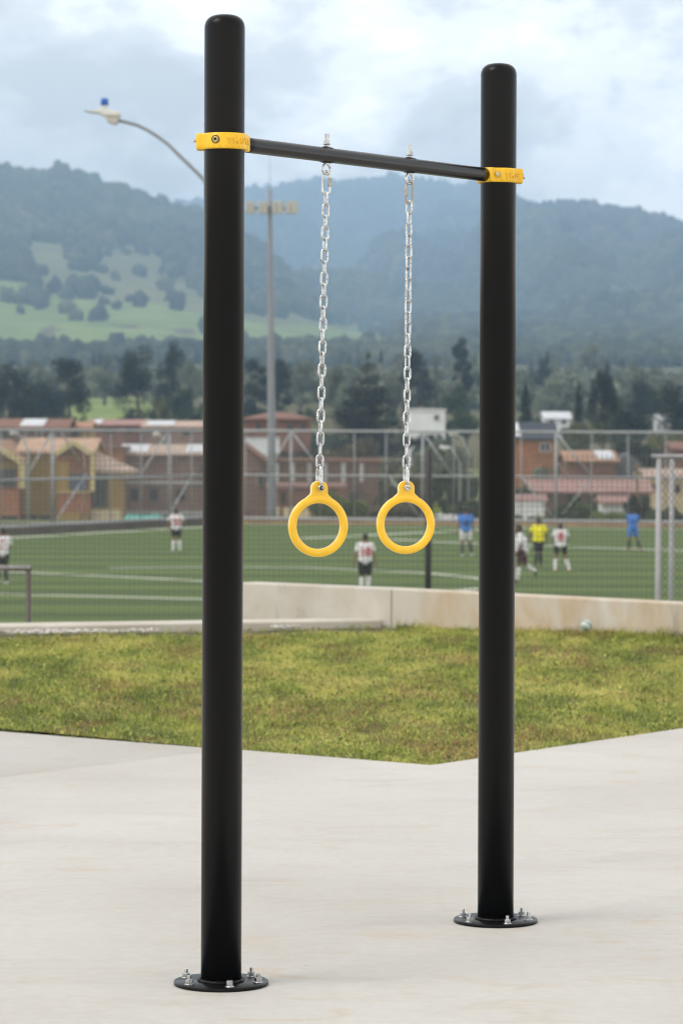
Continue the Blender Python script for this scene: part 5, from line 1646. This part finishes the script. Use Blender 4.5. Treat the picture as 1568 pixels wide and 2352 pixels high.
house('long white greenhouse on the hillside between the chains', 716, 806, 822, 1500, 50, H_WHITE, R_WHITE, 'ridge_x', 796, cat='greenhouse', name='greenhouse')
house('white farm building high right of the right post', 1183, 1232, 824, 1480, 20, H_WHITE, R_WHITE, 'ridge_x', 815)

# brick and white garden walls, sheets, pole
def simple_wall(label, u0, u1, v0, v1, Y, mat, cat='wall', name='garden_wall'):
    a, b = P(u0, v0, Y), P(u1, v0, Y)
    zb = land1(a.x, Y) - .3
    t = MB()
    t.box(((a.x + b.x) / 2, Y, (a.z + zb) / 2), (b.x - a.x, .22, a.z - zb))
    t.box(((a.x + b.x) / 2, Y, a.z + .04), (b.x - a.x + .1, .32, .08))
    return tag(t.build(name, mat), label, cat)
simple_wall('white garden wall just right of the right post, behind the referee', 1150, 1249, 1156, 1178, 183, H_WHITE)
def sheet(label, u0, u1, v0, v1, Y, mat, name, cat, seed, depth=.7):
    """a rumpled heap of sheeting"""
    a = P(u0, v1, Y); b = P(u1, v0, Y); rs = np.random.RandomState(seed)
    nx, ny = 36, 12
    vs = []; fs = []
    H = b.z - a.z
    for j in range(ny + 1):
        for i in range(nx + 1):
            s = i / nx; t = j / ny
            prof = math.sin(math.pi * t) ** .6
            hgt = H * prof * min(1, 7 * s, 7 * (1 - s)) ** .6 * (0.72 + .38 * float(vnoise(np.array(s * 7 + seed), np.array(t * 2.0), seed)))
            vs.append((a.x + (b.x - a.x) * s + .06 * rs.randn(), Y - depth / 2 + depth * t, a.z - .05 + hgt))
    for j in range(ny):
        for i in range(nx):
            k = j * (nx + 1) + i
            fs.append((k, k + 1, k + nx + 2, k + nx + 1))
    return tag(MB().add(vs, fs, True).build(name, mat), label, cat)
sheet('rumpled white sheet heaped at the foot of the far fence', 999, 1057, 1177, 1199, 161.0, M_SHEET, 'ground_sheet', 'sheet', 3)
sheet('teal plastic sheet lying along the fence foot, left of the far player', 282, 384, 1178, 1196, 158.5, M_TEAL, 'plastic_sheet', 'sheet', 5)
p = P(1463, 1062, 184); t = thing('utility_pole', 'weathered brown wooden pole left of the grey pipe frame', 'pole', (p.x, 184, -5))
m = MB().tube([(p.x, 184, land1(p.x, 184) - .3), (p.x - .02, 184, p.z)], [.12, .085], 12); m.build('shaft', simple('wood_pole', (0.17, 0.12, 0.06), .9, var=.25), t)
MB().bar((p.x - .35, 183.9, p.z - .25), (p.x + .35, 183.9, p.z - .25), .07, .09).build('cross_piece', simple('wood_pole', (0.17, 0.12, 0.06)), t)

# the ball by the wall
def mat_ball():
    t = NT('pale_ball')
    v = t.coord('Object', (1, 1, 1), (.4, .3, .2))
    w = t.n('ShaderNodeTexWave', bands_direction='DIAGONAL'); w.inputs['Scale'].default_value = 9; w.inputs['Distortion'].default_value = 3.5; t.l(v, w.inputs['Vector'])
    c = t.ramp(w.outputs['Fac'], [(.55, (0.30, 0.40, 0.38)), (.85, (0.55, 0.60, 0.58))])
    t.set(base=c, rough=.5)
    return t.m
bc = P(1346, 1437, 23.55)
o = MB().sphere((0, 0, 0), .0435, 28, 18).build('ball', mat_ball()); o.location = bc
tag(o, 'small pale green ball with white swirls in the grass at the wall', 'ball')

# ================================================================== trees and bushes
def crown_mesh(kind, H, Rr, n, seed, leaf):
    """leaf clumps through the crown's volume: returns V, F, tint; the crown's foot is at z = 0, top at H"""
    rs = np.random.RandomState(seed)
    C = []
    if kind == 'cone':             # tiered conifer
        tiers = 10
        for k in range(tiers):
            f = k / (tiers - 1)
            z = H * (0.04 + 0.93 * f)
            rr = Rr * (1 - f) ** 0.75 * (0.78 + 0.35 * rs.rand()) + Rr * .07
            nb = max(2, int(9 * (1 - f) + 2))
            for q in range(nb):
                a = rs.rand() * 6.28; d = rr * (0.35 + .65 * rs.rand())
                C.append((d * math.cos(a), d * math.sin(a), z - d * .18, rr * .46 + Rr * .06, rr * .46 + Rr * .06, H * .062))
    elif kind == 'cypress':
        for k in range(26):
            f = rs.rand()
            rr = Rr * (1 - f) ** .6 * (1 if f > .12 else .8)
            a = rs.rand() * 6.28; d = rr * .45 * rs.rand()
            C.append((d * math.cos(a), d * math.sin(a), H * (.04 + .9 * f), rr * .6 + .05 * Rr, rr * .6 + .05 * Rr, H * .07))
    elif kind == 'tall':           # eucalyptus: separate masses up a long stem
        for k in range(20):
            f = rs.rand() ** .8
            rr = Rr * (.55 + .45 * math.sin(math.pi * min(1, f * 1.05 + .1)))
            a = rs.rand() * 6.28; d = rr * (.25 + .6 * rs.rand())
            s = Rr * rs.uniform(.26, .46)
            C.append((d * math.cos(a), d * math.sin(a), H * (.08 + .84 * f), s, s, s * rs.uniform(.8, 1.5)))
    elif kind == 'bush':
        for k in range(24):
            a = rs.rand() * 6.28; d = Rr * math.sqrt(rs.rand()) * .8
            s = Rr * rs.uniform(.18, .34)
            C.append((d * math.cos(a), d * math.sin(a) * .7, H * rs.uniform(.2, .80) * (1 - .25 * (d / Rr) ** 2), s, s, min(s, H * .26)))
    else:                          # round
        for k in range(22):
            v = rs.randn(3); v /= np.linalg.norm(v); q = rs.rand() ** .4
            s = Rr * rs.uniform(.24, .42)
            C.append((v[0] * q * Rr * .74, v[1] * q * Rr * .74, H * .5 + v[2] * q * H * .40, s, s, s * H / (2 * Rr) * .8))
    C = np.array(C)
    wts = (C[:, 3] ** 1.7 * C[:, 5]) if kind == 'cone' else C[:, 3] * C[:, 5]
    wts = wts / wts.sum()
    idx = rs.choice(len(C), n, p=wts)
    d = rs.randn(n, 3); d /= np.linalg.norm(d, axis=1)[:, None]
    r = rs.rand(n) ** .33
    p = C[idx, :3] + d * r[:, None] * C[idx, 3:6]
    p[:, 2] = np.clip(p[:, 2], 0.01 * H, H)
    nrm = d + rs.randn(n, 3) * .7 + np.array([0, 0, .35]); nrm /= np.linalg.norm(nrm, axis=1)[:, None]
    t1 = np.cross(nrm, rs.randn(n, 3)); t1 /= np.linalg.norm(t1, axis=1)[:, None]
    t2 = np.cross(nrm, t1)
    L = leaf * rs.uniform(.6, 1.4, n)[:, None]; W = L * rs.uniform(.45, .8, n)[:, None]
    V = np.stack([p - t1 * L, p - t2 * W, p + t1 * L, p + t2 * W], 1).reshape(-1, 3)
    F = np.arange(n * 4).reshape(-1, 4)
    tone = rs.normal(.5, .17, len(C))[idx] + rs.normal(0, .10, n)
    return V, F, np.repeat(np.clip(tone, 0, 1), 4)
FOL = {}
def mat_foliage(name, c):
    if name in FOL: return FOL[name]
    t = NT('foliage_' + name)
    col = t.ramp(t.attr('tint'), [(0.0, tuple(x * .42 for x in c)), (.5, c), (1.0, tuple(min(1, x * 1.9) for x in c))])
    t.set(base=col, rough=.7, spec=.2)
    tr = t.n('ShaderNodeBsdfTranslucent'); t.l(col, tr.inputs['Color'])
    ms = t.n('ShaderNodeMixShader'); ms.inputs[0].default_value = .2
    t.l(t.b.outputs[0], ms.inputs[1]); t.l(tr.outputs[0], ms.inputs[2]); t.l(ms.outputs[0], t.out.inputs['Surface'])
    FOL[name] = t.m
    return t.m
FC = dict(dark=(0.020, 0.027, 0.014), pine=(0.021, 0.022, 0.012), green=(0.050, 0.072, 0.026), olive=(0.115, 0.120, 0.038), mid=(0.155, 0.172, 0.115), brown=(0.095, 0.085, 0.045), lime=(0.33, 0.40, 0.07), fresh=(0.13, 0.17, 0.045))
M_BARK = simple('bark', (0.10, 0.075, 0.05), .95, var=.3, scale=3)
tree_seed = [100]
def tree(label, u, v_top, v_base, hw, Y, kind, col, n=1800, name='tree', cat='tree', group=None, trunk=True, leaf=None):
    p = P(u, v_base, Y); top = P(u, v_top, Y)
    gz = land1(p.x, Y)
    zc = max(p.z, gz + 0.1) if kind != 'bush' else p.z
    if kind != 'bush': zc = gz + 0.06 * (top.z - gz)
    H = top.z - min(zc, top.z - 1.0)
    Rr = hw / FPX * Y
    tree_seed[0] += 1
    lf = leaf or max(0.13, 1.15 * Y / FPX * 2.3)
    cz = top.z - H
    trunk_h = cz - gz
    low = min(cz, gz + .05) if kind == 'bush' else cz
    if kind == 'bush': H = top.z - low; cz = low
    V, F, tt = crown_mesh(kind, H, Rr, int(n * 1.5), tree_seed[0], lf)
    t = thing(name, label, cat, (p.x, Y, gz), group)
    V = V + np.array([p.x, Y, cz])
    link_mesh('crown', np_mesh('crown', V, F, False, {'tint': ('POINT', tt)}), mat_foliage(col, FC[col]), t)
    if trunk:
        r0 = max(.06, Rr * .085)
        m = MB().tube([(p.x, Y, gz - .2), (p.x + Rr * .05, Y, cz + H * .25), (p.x - Rr * .04, Y, cz + H * .6), (p.x, Y, cz + H * .86)], [r0, r0 * .8, r0 * .5, r0 * .15], 8)
        rr = random.Random(tree_seed[0])
        for k in range(7):
            f = rr.uniform(.12, .7); a = rr.random() * 6.28; d = Rr * rr.uniform(.4, .75)
            s = Vector((p.x, Y, cz + H * f))
            m.tube([s, s + Vector((math.cos(a) * d * .5, math.sin(a) * d * .5, H * .04)), s + Vector((math.cos(a) * d, math.sin(a) * d, H * .12))], [r0 * .35, r0 * .25, r0 * .08], 6)
        m.build('trunk', M_BARK, t)
    return t
TREES = [
 ('big dark tiered conifer standing behind the chains', 845, 812, 1000, 84, 338, 'cone', 'pine', 11000),
 ('dark tree mass at the left edge of the tree line', 20, 798, 985, 62, 400, 'round', 'dark', 3000),
 ('broad dark tree with two humps below the tiny red roofed barn', 158, 810, 975, 52, 400, 'tall', 'dark', 3000),
 ('dark rounded tree low at the far left, in front of the taller ones', 62, 868, 985, 52, 350, 'round', 'dark', 2600),
 ('tall loose eucalyptus with a pointed top, left of the big post', 315, 794, 965, 64, 410, 'tall', 'dark', 3200),
 ('high round topped eucalyptus touching the big post', 388, 778, 920, 42, 470, 'tall', 'dark', 2400),
 ('dark slender tree half hidden by the big post', 440, 828, 975, 44, 500, 'tall', 'mid', 2400),
 ('yellowish green small tree in front of the eucalyptus', 371, 902, 985, 30, 400, 'round', 'olive', 1600),
 ('small dark round bush tree against the big post', 452, 945, 990, 28, 380, 'round', 'dark', 1200),
 ('dark tree just right of the big post, tallest there', 583, 800, 955, 38, 430, 'tall', 'dark', 2200),
 ('dark tree directly behind the mast', 638, 826, 950, 40, 470, 'tall', 'dark', 2400),
 ('spreading dark tree right of the mast', 690, 820, 955, 38, 520, 'tall', 'mid', 2200),
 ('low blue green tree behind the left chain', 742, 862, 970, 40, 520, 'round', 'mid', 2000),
 ('dark tree right of the big conifer, behind the right chain', 955, 788, 945, 44, 440, 'tall', 'dark', 2600),
 ('narrow tree with a pointed tip right of the right chain', 1000, 806, 930, 22, 540, 'cypress', 'mid', 1600),
 ('tall narrow dark tree close to the right post', 1058, 770, 935, 28, 470, 'tall', 'dark', 2000),
 ('dark tree touching the left side of the right post', 1092, 806, 945, 26, 560, 'round', 'mid', 1600),
 ('rounded tree beside the white square house', 1000, 858, 945, 42, 450, 'round', 'mid', 2200),
 ('dark tree filling the gap below the tiny pink farmhouse', 105, 846, 985, 50, 430, 'round', 'dark', 2600),
 ('blue green tree behind the small green field on the left', 240, 836, 925, 46, 560, 'round', 'mid', 2200),
 ('dark bushy tree filling in beside the eucalyptus', 418, 880, 985, 40, 430, 'round', 'green', 2200),
 ('blue green tree left of the big conifer', 772, 842, 985, 34, 450, 'tall', 'mid', 2400),
 ('soft round tree just right of the big conifer', 908, 836, 960, 36, 460, 'round', 'mid', 2400),
 ('dull green tree right of the white square house', 1046, 872, 975, 38, 420, 'round', 'green', 2200),
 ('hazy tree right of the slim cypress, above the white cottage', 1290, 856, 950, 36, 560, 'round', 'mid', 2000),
 ('dark tree between the leaning column tree and the right edge', 1478, 856, 970, 46, 430, 'round', 'dark', 2600),
 ('low dark tree at the foot of the leaning column tree', 1424, 902, 985, 40, 370, 'round', 'green', 2200),
 ('dark round bush tree in front of the white square house', 980, 976, 1066, 62, 300, 'bush', 'dark', 4200),
 ('grey green bushy tree left of the right post', 1070, 920, 990, 40, 380, 'round', 'green', 2000),
 ('dark leaning broad column tree on the right', 1384, 838, 968, 36, 345, 'round', 'pine', 3600),
 ('slim dark cypress left of the leaning column tree', 1327, 872, 975, 22, 345, 'cypress', 'dark', 1600),
 ('slim dark cypress right of the right post', 1206, 874, 985, 30, 345, 'cypress', 'dark', 1800),
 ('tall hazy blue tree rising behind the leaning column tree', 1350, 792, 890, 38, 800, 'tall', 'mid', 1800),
 ('wide dark tree at the right edge of the tree line', 1545, 836, 965, 60, 350, 'round', 'dark', 3000),
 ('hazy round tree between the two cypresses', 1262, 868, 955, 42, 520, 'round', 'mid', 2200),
 ('yellow green bushy tree above the dark slate roof', 1338, 952, 1010, 64, 330, 'bush', 'olive', 2600),
 ('dark spreading tree with gaps behind the far fence on the right', 1447, 916, 980, 54, 360, 'round', 'dark', 2200),
 ('olive bushes under the white roofed hut', 1530, 968, 1040, 66, 300, 'bush', 'olive', 2600),
 ('big dark bushy tree above the pipe frame', 1455, 992, 1075, 62, 250, 'round', 'dark', 2800),
 ('green tree behind the top rail, left of the brick and orange house', 1325, 992, 1050, 60, 262, 'bush', 'green', 2600),
 ('grey green tree beside the slate roofed house', 1255, 1040, 1110, 46, 235, 'bush', 'mid', 2200),
 ('dark bush over the low white wall by the right post', 1205, 1100, 1160, 40, 192, 'bush', 'green', 2000),
]
for tr in TREES: tree(*tr)
hedge_n = 0
for args in (('long clipped dark hedge behind the pink house', 335, 993, 1040, 134, 250, 'bush', 'green', 5200, 'hedge', 'hedge'),
             ('dark thicket below the rusty hipped roof', 660, 1006, 1064, 104, 262, 'bush', 'dark', 4600, 'thicket', 'bushes'),
             ('dark brown green thicket below the big conifer', 840, 984, 1078, 100, 255, 'bush', 'brown', 5200, 'thicket', 'bushes'),
             ('dull green thicket under the white square house', 1010, 980, 1090, 84, 250, 'bush', 'mid', 5000, 'thicket', 'bushes'),
             ('brown leafless looking scrub between the rings and the black post', 930, 1070, 1165, 70, 198, 'bush', 'brown', 3600, 'thicket', 'bushes'),
             ('dark bushes behind the black post, under the lamp head', 1040, 1058, 1130, 60, 215, 'bush', 'green', 3600, 'thicket', 'bushes'),
             ('fresh green weeds growing behind the left ring', 770, 1126, 1190, 72, 172, 'bush', 'fresh', 3400, 'weed_patch', 'weeds'),
             ('tall weeds behind the right ring and the white sheet', 930, 1140, 1192, 86, 173, 'bush', 'brown', 3000, 'weed_patch', 'weeds'),
             ('green weeds left of the white sheet, by the right post', 1075, 1138, 1192, 60, 172, 'bush', 'green', 2600, 'weed_patch', 'weeds'),
             ('green scrub behind the referee', 1215, 1172, 1200, 60, 171, 'bush', 'fresh', 1800, 'weed_patch', 'weeds'),
             ('bushy scrub on the bank above the player with red 8', 1315, 1132, 1200, 64, 172, 'bush', 'green', 3600, 'weed_patch', 'weeds'),
             ('yellowish scrub left of the bowed player', 1400, 1172, 1203, 50, 170, 'bush', 'fresh', 2000, 'weed_patch', 'weeds'),
             ('dark leafy bush beside the brown wooden pole', 1462, 1118, 1204, 36, 176, 'bush', 'dark', 2600, 'shrub', 'bush'),
             ('dark scrub behind the grey pipe frame', 1545, 1158, 1210, 64, 174, 'bush', 'green', 2800, 'weed_patch', 'weeds')):
    lab, u, vt, vb, hw, Y, kind, col, n, nm, cat = args
    tree(lab, u, vt, vb, hw, Y, kind, col, n, nm, cat, trunk=False)
tree('small lime green shrub right of the thin black post', 1001, 1147, 1192, 9, 164, 'round', 'lime', 700, 'shrub', 'bush', trunk=False, leaf=.06)

# the wooded belt below the hills: trees copied from a few that differ
belt = []
rs = random.Random(77)
protos = []
for k in range(5):
    kind = ('tall', 'round', 'tall', 'cypress', 'round')[k]
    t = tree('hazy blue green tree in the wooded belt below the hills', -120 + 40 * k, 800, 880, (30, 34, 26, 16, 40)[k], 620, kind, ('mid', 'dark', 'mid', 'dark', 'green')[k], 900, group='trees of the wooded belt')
    protos.append(t)
spots = []
for u, v, n, Y in ((-20, 800, 5, 760), (90, 790, 5, 830), (60, 850, 3, 640), (220, 790, 7, 860), (250, 840, 4, 660), (300, 770, 4, 960), (420, 790, 6, 820), (580, 770, 7, 880), (650, 785, 5, 800), (700, 800, 4, 700), (850, 790, 5, 860), (920, 800, 4, 720), (1030, 800, 5, 720), (1080, 790, 4, 800),
                   (1210, 850, 5, 640), (1260, 830, 5, 760), (1300, 800, 4, 900), (1420, 840, 5, 700), (1440, 880, 4, 560), (1500, 830, 5, 720), (1560, 800, 5, 860), (1400, 790, 4, 950), (1250, 780, 4, 1000), (180, 760, 4, 1000), (470, 760, 4, 1000), (820, 760, 3, 1050)):
    for k in range(n):
        Yk = Y * rs.uniform(.93, 1.07)
        spots.append((u + rs.uniform(-55, 55), Yk))
for k, (u, Y) in enumerate(spots):
    pr = protos[k % 5]
    o = pr if k < 5 else copy_tree(pr)
    x = ray(u, 800)[0] * Y
    o.location = (x, Y, land1(x, Y) - .3)
    s = rs.uniform(.5, .85)
    o.scale = (s * rs.uniform(.85, 1.2), s, s * rs.uniform(.85, 1.25))
    o.rotation_euler = (0, 0, rs.uniform(0, 6.28))

# woodland between the town and the hills: crowns nobody could count
def woodland(n_try, y0, y1, seed, smul=1.0, name='woodland', col='mid'):
    rs = np.random.RandomState(seed)
    prot = [crown_mesh(k, 10.0, r, n, 900 + j, .55) for j, (k, r, n) in enumerate((('tall', 4.2, 420), ('round', 4.6, 420), ('tall', 3.4, 380), ('cone', 3.2, 420), ('round', 5.2, 460)))]
    Y = y0 * (y1 / y0) ** rs.rand(n_try); X = (rs.rand(n_try) * 2 - 1) * (.118 * Y + 14)
    Z = land(X, Y); c = cover_of(X, Y, Z)
    ok = (c < .5) & (fbm(X / 35, Y / 50, 3, 61) > .36)
    X, Y, Z = X[ok], Y[ok], Z[ok]
    Vs, Fs, Ts = [], [], []; base = 0
    for x, y, z in zip(X, Y, Z):
        V, F, t = prot[rs.randint(len(prot))]
        s = smul * rs.uniform(.42, .95) * float(np.interp(y, [345, 540, 700, 900], [.8, .85, .75, .62])); a = rs.rand() * 6.28; ca, sa = math.cos(a), math.sin(a)
        w = s * rs.uniform(.8, 1.25)
        Vs.append(np.stack([(V[:, 0] * ca - V[:, 1] * sa) * w + x, (V[:, 0] * sa + V[:, 1] * ca) * w + y, V[:, 2] * s + z - .3], 1)); Fs.append(F + base); base += len(V)
        Ts.append(np.clip(t + rs.normal(0, .13), 0, 1))
    print('woodland crowns', len(X))
    tag(link_mesh(name, np_mesh(name, np.concatenate(Vs), np.concatenate(Fs), False, {'tint': ('POINT', np.concatenate(Ts))}), mat_foliage(col, FC[col])), kind='stuff')
woodland(1000, 540, 900, 14)
woodland(420, 335, 470, 15, 0.42, 'scrub', 'green')

# ================================================================== air
hz = NT('air')
for nd in list(hz.t.nodes):
    if nd.type == 'BSDF_PRINCIPLED': hz.t.nodes.remove(nd)
pv = hz.n('ShaderNodeVolumePrincipled')
pv.inputs['Color'].default_value = (0.49, 0.715, 1.0, 1)
pv.inputs['Density'].default_value = 0.00025
pv.inputs['Anisotropy'].default_value = 0.0
hz.t.links.new(pv.outputs[0], hz.out.inputs['Volume'])
mb = MB(); mb.box((0, 3320, 245), (3700, 6720, 530))
hb = tag(mb.build('haze', hz.m), kind='stuff')
